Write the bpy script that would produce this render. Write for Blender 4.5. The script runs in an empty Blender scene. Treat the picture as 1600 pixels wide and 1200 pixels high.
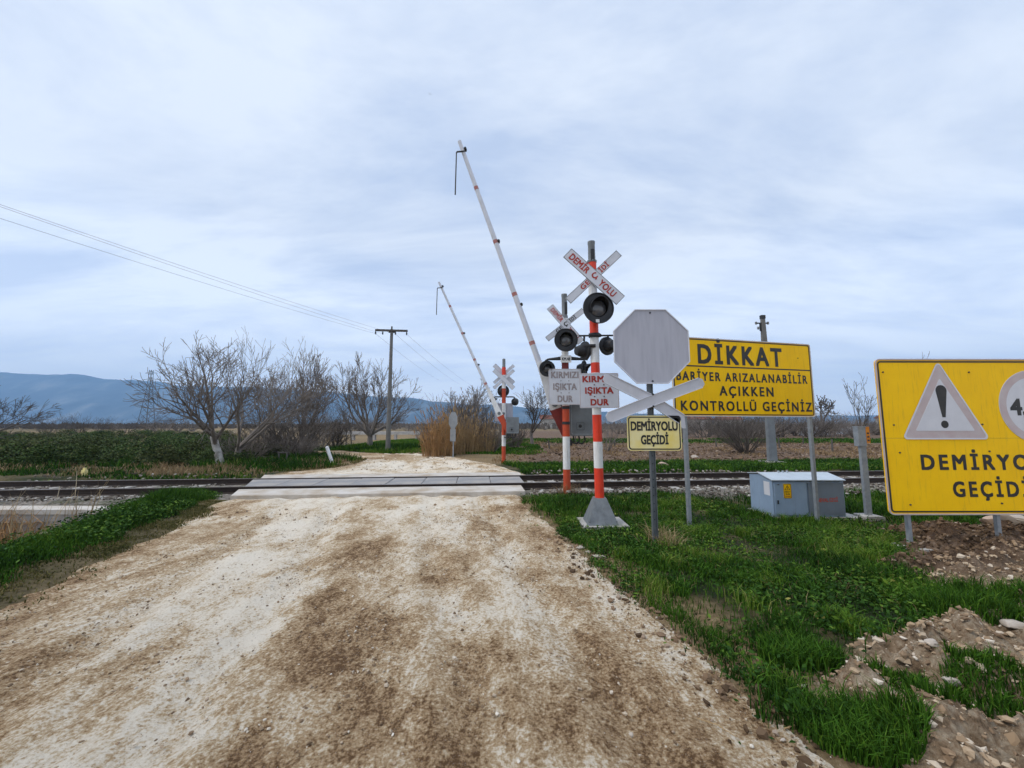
import bpy, bmesh, math, random
import numpy as np
from mathutils import Vector, Matrix, Quaternion

S = bpy.context.scene
COL = S.collection
R = math.radians
random.seed(7)
rng = np.random.default_rng(7)

# ------------------------------------------------------------------ camera
CAMH, PITCH, FPX, W0, H0 = 1.7, math.atan(62/600), 600.0, 1600, 1200
cam = bpy.data.cameras.new("camera")
cam.sensor_width = 36; cam.lens = 36*FPX/W0; cam.clip_start = .05; cam.clip_end = 20000
camo = bpy.data.objects.new("camera", cam); COL.objects.link(camo)
camo.location = (0, 0, CAMH); camo.rotation_euler = (R(90)+PITCH, 0, 0)
S.camera = camo

# ------------------------------------------------------------------ sky, sun, exposure
SUN_EL, SUN_ROT = R(48), R(-100)
w = bpy.data.worlds.new("World"); S.world = w; w.use_nodes = True
nt = w.node_tree; nt.nodes.clear(); N = nt.nodes.new; Lk = nt.links.new
out = N("ShaderNodeOutputWorld"); bg = N("ShaderNodeBackground"); bg.inputs[1].default_value = .1
sky = N("ShaderNodeTexSky"); sky.sky_type = 'NISHITA'; sky.sun_disc = False
sky.sun_elevation = SUN_EL; sky.sun_rotation = SUN_ROT; sky.air_density = 1.2; sky.dust_density = 2
tc = N("ShaderNodeTexCoord"); sep = N("ShaderNodeSeparateXYZ"); Lk(tc.outputs["Generated"], sep.inputs[0])
def wmath(op, a, b=None, c=None):
    n = N("ShaderNodeMath"); n.operation = op
    for i, v in enumerate((a, b, c)):
        if v is None: continue
        if isinstance(v, (int, float)): n.inputs[i].default_value = v
        else: Lk(v, n.inputs[i])
    return n.outputs[0]
zc = wmath('MAXIMUM', sep.outputs[2], 0.0)
den = wmath('ADD', zc, .16)
px_ = wmath('DIVIDE', sep.outputs[0], den); py_ = wmath('DIVIDE', sep.outputs[1], den)
cmb = N("ShaderNodeCombineXYZ"); Lk(px_, cmb.inputs[0]); Lk(py_, cmb.inputs[1])
mp = N("ShaderNodeMapping"); mp.inputs["Rotation"].default_value = (0, 0, R(35)); mp.inputs["Scale"].default_value = (.5, 1.15, 1); Lk(cmb.outputs[0], mp.inputs[0])
n1 = N("ShaderNodeTexNoise"); n1.inputs["Scale"].default_value = 1.45; n1.inputs["Detail"].default_value = 10; n1.inputs["Roughness"].default_value = .62; n1.inputs["Distortion"].default_value = .35
Lk(mp.outputs[0], n1.inputs["Vector"])
cr = N("ShaderNodeValToRGB"); Lk(n1.outputs["Fac"], cr.inputs[0])
cr.color_ramp.elements[0].position = .37; cr.color_ramp.elements[0].color = (.44, .525, .685, 1)
cr.color_ramp.elements[1].position = .585; cr.color_ramp.elements[1].color = (.68, .74, .83, 1)
# towards the horizon the deck thins to an even pale grey
hz = N("ShaderNodeMapRange"); Lk(zc, hz.inputs[0]); hz.inputs[1].default_value = 0; hz.inputs[2].default_value = .30; hz.inputs[3].default_value = .8; hz.inputs[4].default_value = 0
mh = N("ShaderNodeMixRGB"); Lk(hz.outputs[0], mh.inputs[0]); Lk(cr.outputs[0], mh.inputs[1]); mh.inputs[2].default_value = (.69, .73, .78, 1)
# an overcast deck is brightest overhead
zb = N("ShaderNodeMapRange"); Lk(zc, zb.inputs[0]); zb.inputs[1].default_value = .80; zb.inputs[2].default_value = 1.0; zb.inputs[3].default_value = 11.0; zb.inputs[4].default_value = 26.0
lowb = N("ShaderNodeMapRange"); Lk(zc, lowb.inputs[0]); lowb.inputs[1].default_value = 0; lowb.inputs[2].default_value = .42; lowb.inputs[3].default_value = 1.5; lowb.inputs[4].default_value = 1.0
zsc = wmath('MULTIPLY', zb.outputs[0], lowb.outputs[0])
vm = N("ShaderNodeVectorMath"); vm.operation = 'SCALE'; Lk(mh.outputs[0], vm.inputs[0]); Lk(zsc, vm.inputs["Scale"])
mx = N("ShaderNodeMixRGB"); mx.inputs[0].default_value = .93; Lk(sky.outputs[0], mx.inputs[1]); Lk(vm.outputs[0], mx.inputs[2])
Lk(mx.outputs[0], bg.inputs[0]); Lk(bg.outputs[0], out.inputs[0])

sl = bpy.data.lights.new("sun", 'SUN'); sl.energy = 1.5; sl.angle = R(12); sl.color = (1, .94, .85)
so = bpy.data.objects.new("sun", sl); COL.objects.link(so)
sd = Vector((math.sin(SUN_ROT)*math.cos(SUN_EL), math.cos(SUN_ROT)*math.cos(SUN_EL), math.sin(SUN_EL)))
so.rotation_euler = sd.to_track_quat('Z', 'Y').to_euler()

S.view_settings.view_transform = 'Standard'; S.view_settings.look = 'None'
S.view_settings.exposure = .3; S.view_settings.gamma = 1
S.cycles.max_bounces = 6; S.cycles.volume_bounces = 0; S.cycles.transparent_max_bounces = 6

# ------------------------------------------------------------------ helpers
def U(px, py, Y):
    """point at forward distance Y seen at pixel (px,py) of the 1600x1200 photo"""
    u = (px-W0/2)/FPX; v = (H0/2-py)/FPX; c, s = math.cos(PITCH), math.sin(PITCH)
    t = Y/(c-v*s)
    return Vector((u*t, Y, CAMH+(s+v*c)*t))
def G(px, py, z=0.):
    u = (px-W0/2)/FPX; v = (H0/2-py)/FPX; c, s = math.cos(PITCH), math.sin(PITCH)
    t = (z-CAMH)/(s+v*c)
    return Vector((u*t, t*(c-v*s), z))

def sstep(a, b, x): t = np.clip((x-a)/(b-a), 0, 1); return t*t*(3-2*t)
def vnoise(x, y, seed=0):
    ix = np.floor(x); iy = np.floor(y); fx = x-ix; fy = y-iy
    fx = fx*fx*(3-2*fx); fy = fy*fy*(3-2*fy)
    def h(a, b):
        v = np.sin(a*127.1+b*311.7+seed*74.7)*43758.5453
        return v-np.floor(v)
    return (h(ix, iy)*(1-fx)+h(ix+1, iy)*fx)*(1-fy)+(h(ix, iy+1)*(1-fx)+h(ix+1, iy+1)*fx)*fy
def fbm(x, y, octv=4, seed=0, gain=.5):
    x = np.asarray(x, float); y = np.asarray(y, float); a = 1.; s = 0.; t = 0.
    for i in range(octv):
        s = s+a*vnoise(x, y, seed+i*3.1); t += a; a *= gain
        x, y = x*1.63+y*1.17+5.2, y*1.63-x*1.17+1.7
    return s/t

class MB:
    def __init__(s): s.v = []; s.f = []; s.m = []; s.M = Matrix.Identity(4)
    def add(s, vs, fs, mi=0):
        o = len(s.v)
        s.v += [tuple(s.M @ Vector(p)) for p in vs]
        s.f += [tuple(i+o for i in q) for q in fs]; s.m += [mi]*len(fs)
    def box(s, x0, x1, y0, y1, z0, z1, mi=0):
        s.add([(x0,y0,z0),(x1,y0,z0),(x1,y1,z0),(x0,y1,z0),(x0,y0,z1),(x1,y0,z1),(x1,y1,z1),(x0,y1,z1)],
              [(3,2,1,0),(4,5,6,7),(0,1,5,4),(1,2,6,5),(2,3,7,6),(3,0,4,7)], mi)
    def prism(s, pts, y0, y1, mi=0):
        """outline (x,z), counter-clockwise seen from -y, extruded y0 (front) to y1"""
        n = len(pts)
        s.add([(x,y0,z) for x,z in pts]+[(x,y1,z) for x,z in pts],
              [tuple(range(n)), tuple(range(2*n-1, n-1, -1))]+[(i, i+n, (i+1)%n+n, (i+1)%n) for i in range(n)], mi)
    def ring(s, a, b, y0, y1, mi=0):
        n = len(a)
        vs = [(x,y0,z) for x,z in a]+[(x,y0,z) for x,z in b]+[(x,y1,z) for x,z in a]+[(x,y1,z) for x,z in b]
        fs = []
        for i in range(n):
            j = (i+1)%n
            fs += [(i,j,j+n,i+n), (i,i+2*n,j+2*n,j), (i+n,j+n,j+3*n,i+3*n), (i+2*n,i+3*n,j+3*n,j+2*n)]
        s.add(vs, fs, mi)
    def tube(s, pts, rad, n=8, mi=0, caps=True):
        pts = [Vector(p) for p in pts]; vs = []; fs = []
        up = None
        for i, p in enumerate(pts):
            d = (pts[min(i+1, len(pts)-1)]-pts[max(i-1, 0)])
            if d.length < 1e-9: d = Vector((0,0,1))
            d.normalize()
            if up is None: up = d.orthogonal().normalized()
            else:
                up = up-d*up.dot(d)
                up = up.normalized() if up.length > 1e-6 else d.orthogonal().normalized()
            b = d.cross(up); r = rad[i] if hasattr(rad, '__len__') else rad
            for k in range(n):
                a = 2*math.pi*k/n; vs.append(p+(up*math.cos(a)+b*math.sin(a))*r)
        for i in range(len(pts)-1):
            for k in range(n):
                k2 = (k+1)%n; fs.append((i*n+k, i*n+k2, (i+1)*n+k2, (i+1)*n+k))
        if caps:
            fs.append(tuple(range(n-1, -1, -1))); fs.append(tuple(range((len(pts)-1)*n, len(pts)*n)))
        s.add(vs, fs, mi)
    def lathe(s, prof, n=24, axis='z', mi=0, a0=0, a1=2*math.pi, close=True):
        """prof: (radius, height) along axis; axis 'y' turns about y"""
        vs = []; fs = []; m = len(prof); full = abs(a1-a0-2*math.pi) < 1e-6; k = n if full else n+1
        for i in range(k):
            a = a0+(a1-a0)*i/n
            for r, h in prof:
                r = max(r, 1e-4)
                vs.append((r*math.cos(a), r*math.sin(a), h) if axis == 'z' else (r*math.cos(a), h, r*math.sin(a)))
        for i in range(n):
            j = (i+1)%k
            for q in range(m-1): fs.append((i*m+q, j*m+q, j*m+q+1, i*m+q+1))
        s.add(vs, fs, mi)
    def build(s, name, mats, parent=None, smooth=None, loc=None):
        me = bpy.data.meshes.new(name); me.from_pydata(s.v, [], s.f)
        mats = mats if isinstance(mats, (list, tuple)) else [mats]
        for m in mats: me.materials.append(m)
        if len(mats) > 1: me.polygons.foreach_set("material_index", s.m)
        bm = bmesh.new(); bm.from_mesh(me); bmesh.ops.recalc_face_normals(bm, faces=bm.faces); bm.to_mesh(me); bm.free()
        if smooth is not None:
            me.polygons.foreach_set("use_smooth", [True]*len(me.polygons)); me.set_sharp_from_angle(angle=R(smooth))
        o = bpy.data.objects.new(name, me); COL.objects.link(o)
        if parent: o.parent = parent
        if loc is not None: o.location = loc
        return o

def rrect(w, h, r, cx=0, cz=0, n=5):
    p = []
    for sx, sz, a in ((1,-1,-90), (1,1,0), (-1,1,90), (-1,-1,180)):
        for k in range(n+1):
            t = R(a+90*k/n); p.append((cx+sx*(w/2-r)+r*math.cos(t), cz+sz*(h/2-r)+r*math.sin(t)))
    return p

def tag(o, label=None, cat=None, group=None, kind=None):
    if label: o["label"] = label
    if cat: o["category"] = cat
    if group: o["group"] = group
    if kind: o["kind"] = kind
    return o
def thing(name, label, cat, loc=(0,0,0), rz=0, group=None):
    o = bpy.data.objects.new(name, None); o.empty_display_size = .2; COL.objects.link(o)
    o.location = loc; o.rotation_euler = (0, 0, rz)
    return tag(o, label, cat, group)
def copy_tree(o, parent=None, kids=None):
    c = o.copy(); COL.objects.link(c)
    if parent: c.parent = parent
    for ch in list(o.children): copy_tree(ch, c)
    return c

def arrays_mesh(name, verts, faces, mat, tint=None, attrs=None, smooth=False):
    """verts (n,3), faces list of int arrays (k,3|4)"""
    me = bpy.data.meshes.new(name)
    me.vertices.add(len(verts)); me.vertices.foreach_set("co", np.asarray(verts, np.float32).ravel())
    loops = np.concatenate([f.ravel() for f in faces]).astype(np.int32)
    tot = np.concatenate([np.full(len(f), f.shape[1]) for f in faces]).astype(np.int32)
    st = np.concatenate([[0], np.cumsum(tot)[:-1]]).astype(np.int32)
    me.loops.add(len(loops)); me.loops.foreach_set("vertex_index", loops)
    me.polygons.add(len(tot)); me.polygons.foreach_set("loop_start", st); me.polygons.foreach_set("loop_total", tot)
    me.polygons.foreach_set("use_smooth", np.full(len(tot), bool(smooth)))
    for k, a in (attrs or {}).items():
        at = me.attributes.new(k, 'FLOAT', 'POINT'); at.data.foreach_set("value", np.asarray(a, np.float32).ravel())
    if tint is not None:
        at = me.attributes.new("tint", 'FLOAT', 'POINT'); at.data.foreach_set("value", np.asarray(tint, np.float32).ravel())
    me.update(calc_edges=True); me.validate()
    me.materials.append(mat)
    o = bpy.data.objects.new(name, me); COL.objects.link(o)
    return o

# ------------------------------------------------------------------ materials
class NT:
    def __init__(s, name):
        s.m = bpy.data.materials.new(name); s.m.use_nodes = True; s.t = s.m.node_tree
        s.b = s.t.nodes["Principled BSDF"]; s.tc = s.t.nodes.new("ShaderNodeTexCoord")
    def n(s, t, **kw):
        x = s.t.nodes.new(t)
        for k, v in kw.items(): setattr(x, k, v)
        return x
    def l(s, a, b): s.t.links.new(a, b)
    def noise(s, scale, detail=4, rough=.55, dist=0, vec=None, stretch=None, rot=0):
        x = s.n("ShaderNodeTexNoise"); x.inputs["Scale"].default_value = scale; x.inputs["Detail"].default_value = detail
        x.inputs["Roughness"].default_value = rough; x.inputs["Distortion"].default_value = dist
        v = vec or s.tc.outputs["Object"]
        if stretch or rot:
            mp = s.n("ShaderNodeMapping"); mp.inputs["Scale"].default_value = stretch or (1,1,1); mp.inputs["Rotation"].default_value = (0,0,rot)
            s.l(v, mp.inputs[0]); v = mp.outputs[0]
        s.l(v, x.inputs["Vector"]); return x.outputs["Fac"]
    def ramp(s, fac, stops):
        x = s.n("ShaderNodeValToRGB"); e = x.color_ramp.elements
        while len(e) < len(stops): e.new(.5)
        for i, (p, c) in enumerate(stops):
            e[i].position = p; e[i].color = (*c, 1) if len(c) == 3 else c
        s.l(fac, x.inputs[0]); return x.outputs[0]
    def mask(s, fac, a, b):
        x = s.n("ShaderNodeMapRange"); x.inputs[1].default_value = a; x.inputs[2].default_value = b; s.l(fac, x.inputs[0]); return x.outputs[0]
    def mix(s, fac, a, b):
        x = s.n("ShaderNodeMixRGB")
        for i, v in enumerate((fac, a, b)):
            if isinstance(v, (int, float)): x.inputs[i].default_value = v
            elif isinstance(v, tuple): x.inputs[i].default_value = (*v, 1)
            else: s.l(v, x.inputs[i])
        return x.outputs[0]
    def math(s, op, a, b=0):
        x = s.n("ShaderNodeMath", operation=op)
        for i, v in enumerate((a, b)):
            if isinstance(v, (int, float)): x.inputs[i].default_value = v
            else: s.l(v, x.inputs[i])
        return x.outputs[0]
    def attr(s, name):
        x = s.n("ShaderNodeAttribute", attribute_name=name); return x.outputs["Fac"]
    def bump(s, h, strength=.3, dist=.02, prev=None):
        x = s.n("ShaderNodeBump"); x.inputs["Strength"].default_value = strength; x.inputs["Distance"].default_value = dist
        s.l(h, x.inputs["Height"])
        if prev: s.l(prev, x.inputs["Normal"])
        s.l(x.outputs[0], s.b.inputs["Normal"]); return x.outputs[0]
    def done(s, col, rough=.7, metal=0, spec=.4):
        if isinstance(col, tuple): s.b.inputs["Base Color"].default_value = (*col, 1)
        else: s.l(col, s.b.inputs["Base Color"])
        if isinstance(rough, (int, float)): s.b.inputs["Roughness"].default_value = rough
        else: s.l(rough, s.b.inputs["Roughness"])
        s.b.inputs["Metallic"].default_value = metal; s.b.inputs["Specular IOR Level"].default_value = spec
        return s.m

def simple(name, c, c2=None, scale=8, lo=.4, hi=.7, rough=.6, metal=0, bump=0, bscale=40, spec=.4, stretch=None, streak=None, detail=5):
    t = NT(name)
    c2 = c2 or tuple(x*.8 for x in c)
    col = t.mix(t.mask(t.noise(scale, detail, .6, stretch=stretch), lo, hi), c, c2)
    if streak:
        f = t.mask(t.noise(6, 5, .65, stretch=(6, 6, .5)), .55, .8)
        col = t.mix(t.math('MULTIPLY', f, streak[1]), col, streak[0])
    if bump: t.bump(t.noise(bscale, 4), bump, .01)
    r = t.n("ShaderNodeMapRange"); r.inputs[3].default_value = rough*.85; r.inputs[4].default_value = min(1, rough*1.2); t.l(t.noise(scale*2.3), r.inputs[0])
    return t.done(col, r.outputs[0], metal, spec)

M = {}
DIRT = (.13, .095, .06)
M['white'] = simple("white_paint", (.74,.74,.74), (.62,.61,.59), 5, rough=.45, streak=(DIRT,.6))
M['plate'] = simple("white_sheet", (.60,.61,.66), (.52,.53,.57), 4, rough=.4, streak=((.3,.27,.22),.25))
M['back'] = simple("sheet_back", (.40,.40,.45), (.345,.345,.395), 3, rough=.45, metal=.0, stretch=(6,6,.7), streak=((.3,.29,.29),.2))
M['arm'] = simple("cross_back", (.50,.50,.54), (.44,.44,.47), 3, rough=.45, streak=((.3,.28,.25),.25))
M['red'] = simple("red_paint", (.72,.045,.012), (.58,.035,.015), 6, rough=.4, streak=((.20,.035,.02),.6))
M['orange'] = simple("faded_red_paint", (.50,.060,.016), (.36,.05,.02), 5, rough=.55, streak=((.12,.04,.025),.5))
M['darkred'] = simple("dark_red_paint", (.20,.022,.016), (.12,.02,.016), 6, rough=.55, streak=((.07,.03,.02),.5))
M['redtext'] = simple("red_lettering", (.40,.035,.02), (.27,.03,.02), 20, rough=.5)
M['fadetext'] = simple("faded_lettering", (.26,.21,.21), (.36,.33,.34), 25, rough=.6)
M['blacktext'] = simple("black_lettering", (.012,.012,.012), (.025,.022,.018), 15, rough=.45)
M['yellow'] = simple("yellow_sheeting", (.94,.555,.004), (.88,.50,.004), 2.2, rough=.45, spec=.12, streak=((.46,.27,.03),.55))
M['paleyellow'] = simple("glare_pale_yellow", (.76,.60,.16), (.76,.67,.36), 3.0, .35, .6, rough=.4)  # paler blotches paint glare into the yellow of the name plate
M['pinkred'] = simple("bleached_red", (.46,.36,.355), (.50,.44,.43), 6, rough=.45)
M['palegrey'] = simple("bleached_white", (.60,.60,.63), (.54,.54,.57), 4, rough=.4)
M['black'] = simple("black_paint", (.014,.014,.016), (.03,.03,.032), 8, rough=.5)
M['lens'] = simple("lamp_lens", (.06,.062,.068), (.08,.078,.082), 4, rough=.15, spec=.6)
M['galv'] = simple("galvanised_steel", (.30,.32,.34), (.22,.24,.26), 14, rough=.5, metal=.35, streak=((.16,.14,.12),.35))
M['galvd'] = simple("weathered_steel", (.13,.145,.155), (.09,.10,.105), 12, rough=.55, metal=.3, streak=((.08,.07,.06),.4))
M['cabinet'] = simple("cabinet_paint", (.25,.335,.45), (.21,.285,.385), 3, rough=.5, streak=((.17,.17,.165),.4))
M['cabroof'] = simple("cabinet_roof", (.44,.50,.56), (.38,.43,.48), 4, rough=.45, streak=((.22,.2,.18),.3))
M['cabdark'] = simple("cabinet_door_grey", (.155,.19,.235), (.13,.16,.20), 3, rough=.5, streak=((.1,.09,.08),.3))
M['greybox'] = simple("grey_housing", (.17,.185,.195), (.13,.14,.15), 5, rough=.5, streak=((.09,.08,.07),.4))
M['graffiti'] = simple("red_marker", (.42,.06,.035), (.32,.09,.07), 30, rough=.6)
M['concrete'] = simple("concrete", (.42,.40,.37), (.27,.25,.22), 2.5, .35, .7, rough=.9, bump=.35, bscale=30, streak=((.15,.13,.10),.4))
M['wallcon'] = simple("culvert_concrete", (.47,.45,.43), (.34,.32,.30), 2.0, .35, .7, rough=.9, bump=.3, bscale=25, streak=((.14,.13,.11),.45))
M['deckcon'] = simple("crossing_concrete", (.52,.48,.43), (.36,.29,.215), 1.6, .40, .66, rough=.9, bump=.3, bscale=30)
M['deckgrey'] = simple("crossing_rubber", (.225,.22,.22), (.35,.315,.28), 1.6, .42, .72, rough=.85, bump=.3, bscale=50)
M['railtop'] = simple("rail_steel", (.23,.20,.18), (.16,.13,.11), 9, rough=.4, metal=.5)
M['rust'] = simple("rusty_rail", (.040,.027,.021), (.028,.019,.015), 12, rough=.85, bump=.3, bscale=60)
M['timber'] = simple("weathered_timber", (.10,.09,.08), (.06,.05,.045), 6, rough=.85, bump=.4, bscale=20, stretch=(6,6,.7))
M['polecon'] = simple("pole_grey", (.17,.165,.155), (.125,.12,.11), 5, rough=.85, streak=((.07,.065,.055),.5))
M['wire'] = simple("wire", (.12,.12,.13), rough=.5)
M['wirered'] = simple("copper_wire", (.20,.15,.16), rough=.5)
M['bark'] = simple("pale_bark", (.22,.19,.17), (.12,.10,.09), 7, rough=.9, bump=.5, bscale=25, stretch=(3,3,.6))
M['barkwhite'] = simple("limewashed_bark", (.42,.40,.37), (.20,.18,.16), 4, .4, .65, rough=.9, bump=.5, bscale=25)
M['twig'] = simple("twig_bark", (.22,.187,.16), (.135,.112,.096), 3, rough=.9)
M['twigd'] = simple("dark_twigs", (.075,.061,.050), (.130,.108,.088), 2, rough=.9)
M['reed'] = simple("dry_reed", (.40,.27,.13), (.27,.17,.08), 2.5, rough=.9)
M['reedo'] = simple("orange_reed", (.38,.21,.085), (.26,.15,.06), 2.5, rough=.9)
M['reedp'] = simple("pale_reed", (.50,.40,.27), (.36,.25,.14), 2.5, rough=.9)
M['rock'] = simple("pale_rock", (.46,.40,.34), (.30,.25,.20), 6, rough=.95, bump=.6, bscale=20)
M['rockpink'] = simple("pink_rock", (.46,.34,.26), (.32,.23,.17), 6, rough=.95, bump=.6, bscale=20)
M['roof'] = simple("red_tile", (.20,.07,.045), (.14,.055,.04), 3, rough=.85)
M['housewall'] = simple("house_plaster", (.48,.45,.41), (.38,.35,.32), 2, rough=.9)
M['film'] = simple("plastic_film", (.33,.35,.39), (.25,.28,.32), 3, rough=.35)
M['glass'] = simple("window_glass", (.03,.035,.04), rough=.1)
M['bolt'] = simple("rusty_bolt", (.07,.045,.03), (.10,.08,.06), 40, rough=.6, metal=.3)
M['birdm'] = simple("dark_feathers", (.03,.03,.035), rough=.8)

# ------------------------------------------------------------------ terrain
TSL = .092                                                # the track runs slightly away to the right
def tcen(x): return 11.25+TSL*x                           # track centre line
def tdist(x, y): return (y-tcen(x))/math.sqrt(1+TSL*TSL)
TANG = math.atan(TSL)
RY = np.array([-6, 0, 2, 3.4, 6, 9, 9.6, 13.6, 15, 17, 19, 20.5, 22, 40])
RL = np.array([-2.6, -3.6, -4.15, -4.6, -5.45, -6.45, -6.65, -7.8, -6.9, -6.75, -7.0, -7.5, -8.2, -8.2])
RR = np.array([2.6, 1.95, 1.72, 1.42, .80, .22, .2, .28, -.1, -1.2, -2.3, -3.3, -4.6, -4.6])
def road_l(y): return np.interp(y, RY, RL)
def road_r(y): return np.interp(y, RY, RR)
def lane_mid(x): return np.interp(-x, [4, 7, 9, 12, 16, 24, 60], [19.0, 20.2, 21.6, 24.4, 26.8, 30, 42])
def road_in(x, y):
    """>0 inside the road, in metres from its edge (also the lane that bends off left)"""
    a = np.minimum(x-road_l(y), road_r(y)-x)
    a = np.where(y > 22.0, -9, a)
    b = np.where((x < -4.2) & (x > -60), 1.5-np.abs(y-lane_mid(x)), -9)
    return np.maximum(a, b)
def ditch(x, y):
    xl = -6.15-.42*(y-4.4)
    return sstep(0, 1.1, xl-x)*np.where(y < 7.74, 1., 0.)*sstep(-2, 1.5, y)
def gz(x, y):
    x = np.asarray(x, float); y = np.asarray(y, float)
    near = np.exp(-np.maximum(np.hypot(x, y)-12, 0)/25)
    z = .05*(fbm(x*.5, y*.5, 3, 1)-.5)*2*near
    z = z-.85*ditch(x, y)
    z = z-.16*sstep(3.2, 5.6, x)*sstep(5.8, 7.0, y)*sstep(11.2, 9.3, y)
    # verge bank between road and ditch, and the rough right verge
    z = z+.10*np.exp(-((x-(road_l(y)-1.0))/.7)**2)*sstep(3, 4.5, y)*sstep(9.8, 9, y)
    rv = sstep(.15, .8, x-road_r(y))*sstep(10.2, 9.0, y)
    clod = fbm(x*3.1, y*3.1, 4, 9)
    soil = soil_w(x, y)
    z = z+rv*(.05*(fbm(x*1.7, y*1.7, 3, 4)-.3)) + rv*soil*(.36*(np.abs(clod-.5)*2)+.17*np.abs(fbm(x*8, y*8, 3, 5)-.5)*2-.03)
    # far side: field furrows, lower scrub ground to the left
    fld = sstep(17, 19, y)*sstep(-2, 1, x)*sstep(70, 40, y)
    z = z+fld*(.13*(fbm(x*1.6, y*1.6, 4, 12)-.5))
    z = z-.22*sstep(14.5, 19, y-.0*x)*sstep(-10, -15, x)
    z = z-.16*np.exp(-(tdist(x, y)/1.9)**4)
    return z
SOIL_POLY = None
def soil_w(x, y):
    """bare clods: the ploughed corner and the rocky apron in the lower right"""
    n = fbm(x*1.3, y*1.3, 3, 21)-.5
    a = sstep(-.25, .25, (x-(4.35+.62*(y-4.0)))+1.3*n)*sstep(9.3, 8.0, y)*sstep(6.9, 6.3, y-.12*(x-6))
    b = sstep(.15, -.15, (y-(2.85+.40*(x-2.0)))+.55*n)*sstep(.05, .5, x-road_r(y))
    return np.maximum(a, b)
def axis(segs):
    o = []
    for a, b, st in segs: o += list(np.arange(a, b-1e-9, st))
    return np.array(o+[segs[-1][1]])
def grow_out(a, b, n): return list(np.geomspace(a, b, n))

gx = np.concatenate([-np.array(grow_out(40, 4600, 26))[::-1], np.arange(-39, -14, .8), np.arange(-14, -1, .16), np.arange(-1, 7, .055), np.arange(7, 14, .12), np.arange(14, 40, .8), np.array(grow_out(40, 4600, 26))])
gy = np.concatenate([-np.array(grow_out(4, 300, 10))[::-1], np.arange(-3, 1.6, .4), np.arange(1.6, 6.6, .05), np.arange(6.6, 7.65, .1), [7.70, 7.735, 7.78], np.arange(7.85, 14, .12), np.arange(14, 45, .45), np.array(grow_out(45, 4600, 40))])
X, Y = np.meshgrid(gx, gy)
Z = gz(X, Y)
rin = road_in(X, Y)
Z = Z-.09*sstep(.05, .5, rin)
Z = np.where(Y > 9.0, np.where(np.abs(tdist(X, Y)) < 2.5, np.minimum(Z, -.09), Z), Z)
def grid_faces(ny, nx):
    i = np.arange(ny*nx).reshape(ny, nx)
    return np.stack([i[:-1,:-1].ravel(), i[:-1,1:].ravel(), i[1:,1:].ravel(), i[1:,:-1].ravel()], 1)
def green_w(x, y):
    n = fbm(x*.9, y*.9, 4, 31)-.5
    a = sstep(.05, .5, x-road_r(y)-.2+n)*sstep(10, 9.2, y)*(1-soil_w(x, y))*np.where(y < 10.5, 1, 0)
    td = tdist(x, y)
    b = sstep(1.9, 2.4, td+n)*sstep(5.6, 4.4, td+1.5*n)*np.where(x > -1.5, 1, 0)
    c = sstep(.5, .75, road_l(y)-x+n*.6)*np.where(y < 9.8, 1, 0)*.9
    d = np.where((x < -8) & (td > 2.3), .75+n, 0)*sstep(45, 30, y)
    fs = sstep(33, 35, y+2*n)*sstep(44, 41, y+2*n)*np.where(x > 0, 1, 0)
    sh = sstep(.9, .3, np.abs(road_l(y)-x-.35)+.5*n)*np.where(y < 9.8, .62, 0)
    e = np.where((td > 2.3) & (x >= -8) & (x < 0), sstep(22, 25, y)*sstep(40, 33, y)*.95, 0)
    far = sstep(60, 120, y)*np.clip(.35+1.5*(fbm(x*.012, y*.03, 3, 3)-.5), 0, 1)
    return np.clip(np.maximum.reduce([a, b, c, d, e, fs, sh, far]), 0, 1)
GRN = green_w(X, Y); SOI = np.maximum(soil_w(X, Y)*np.where(Y < 9, 1, 0), sstep(16.3, 17.2, Y-.05*X+1.5*(fbm(X*.6, Y*.6, 3, 8)-.5))*sstep(-1, 1.5, X)*sstep(110, 80, Y)*(1-.8*sstep(33, 35, Y)*sstep(44, 41, Y)))

def ground_mat():
    t = NT("ground_soil_and_turf")
    g = t.attr("green"); s = t.attr("soil"); pl = t.attr("pale")
    n1 = t.noise(1.1, 6, .6); n2 = t.noise(14, 6, .65); n3 = t.noise(.06, 3)
    dry = t.ramp(n2, [(.3, (.10,.07,.035)), (.5, (.24,.165,.085)), (.72, (.38,.28,.165))])
    dry = t.mix(t.math('MULTIPLY', t.mask(n3, .4, .65), .6), dry, (.15,.115,.06))
    so = t.ramp(t.noise(7, 7, .7), [(.32, (.055,.034,.022)), (.5, (.135,.085,.055)), (.66, (.25,.175,.12)), (.8, (.46,.40,.34))])
    so = t.mix(pl, so, t.ramp(t.noise(9, 7, .72), [(.32, (.10,.065,.038)), (.45, (.28,.19,.115)), (.58, (.46,.36,.25)), (.75, (.62,.53,.42))]))
    gr = t.ramp(n2, [(.3, (.010,.016,.004)), (.6, (.020,.032,.008)), (.8, (.07,.06,.028))])  # turf ground kept near black: shade between the blades painted into its colour
    c = t.mix(s, dry, so); c = t.mix(t.math('MULTIPLY', g, t.mask(n1, .15, .55)), c, gr)
    b = t.bump(t.noise(24, 7, .75), 1.0, .05)
    return t.done(c, .95, 0, .2)
M['ground'] = ground_mat()
go = arrays_mesh("ground", np.stack([X, Y, Z], -1).reshape(-1, 3), [grid_faces(len(gy), len(gx))], M['ground'], attrs={"green": GRN, "soil": SOI, "pale": sstep(3.9, 3.0, Y-.25*(X-2))*sstep(0, .4, X-road_r(Y))}, smooth=True)
tag(go, "open plain of dry earth and turf around the level crossing", "ground", kind="structure")

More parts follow.
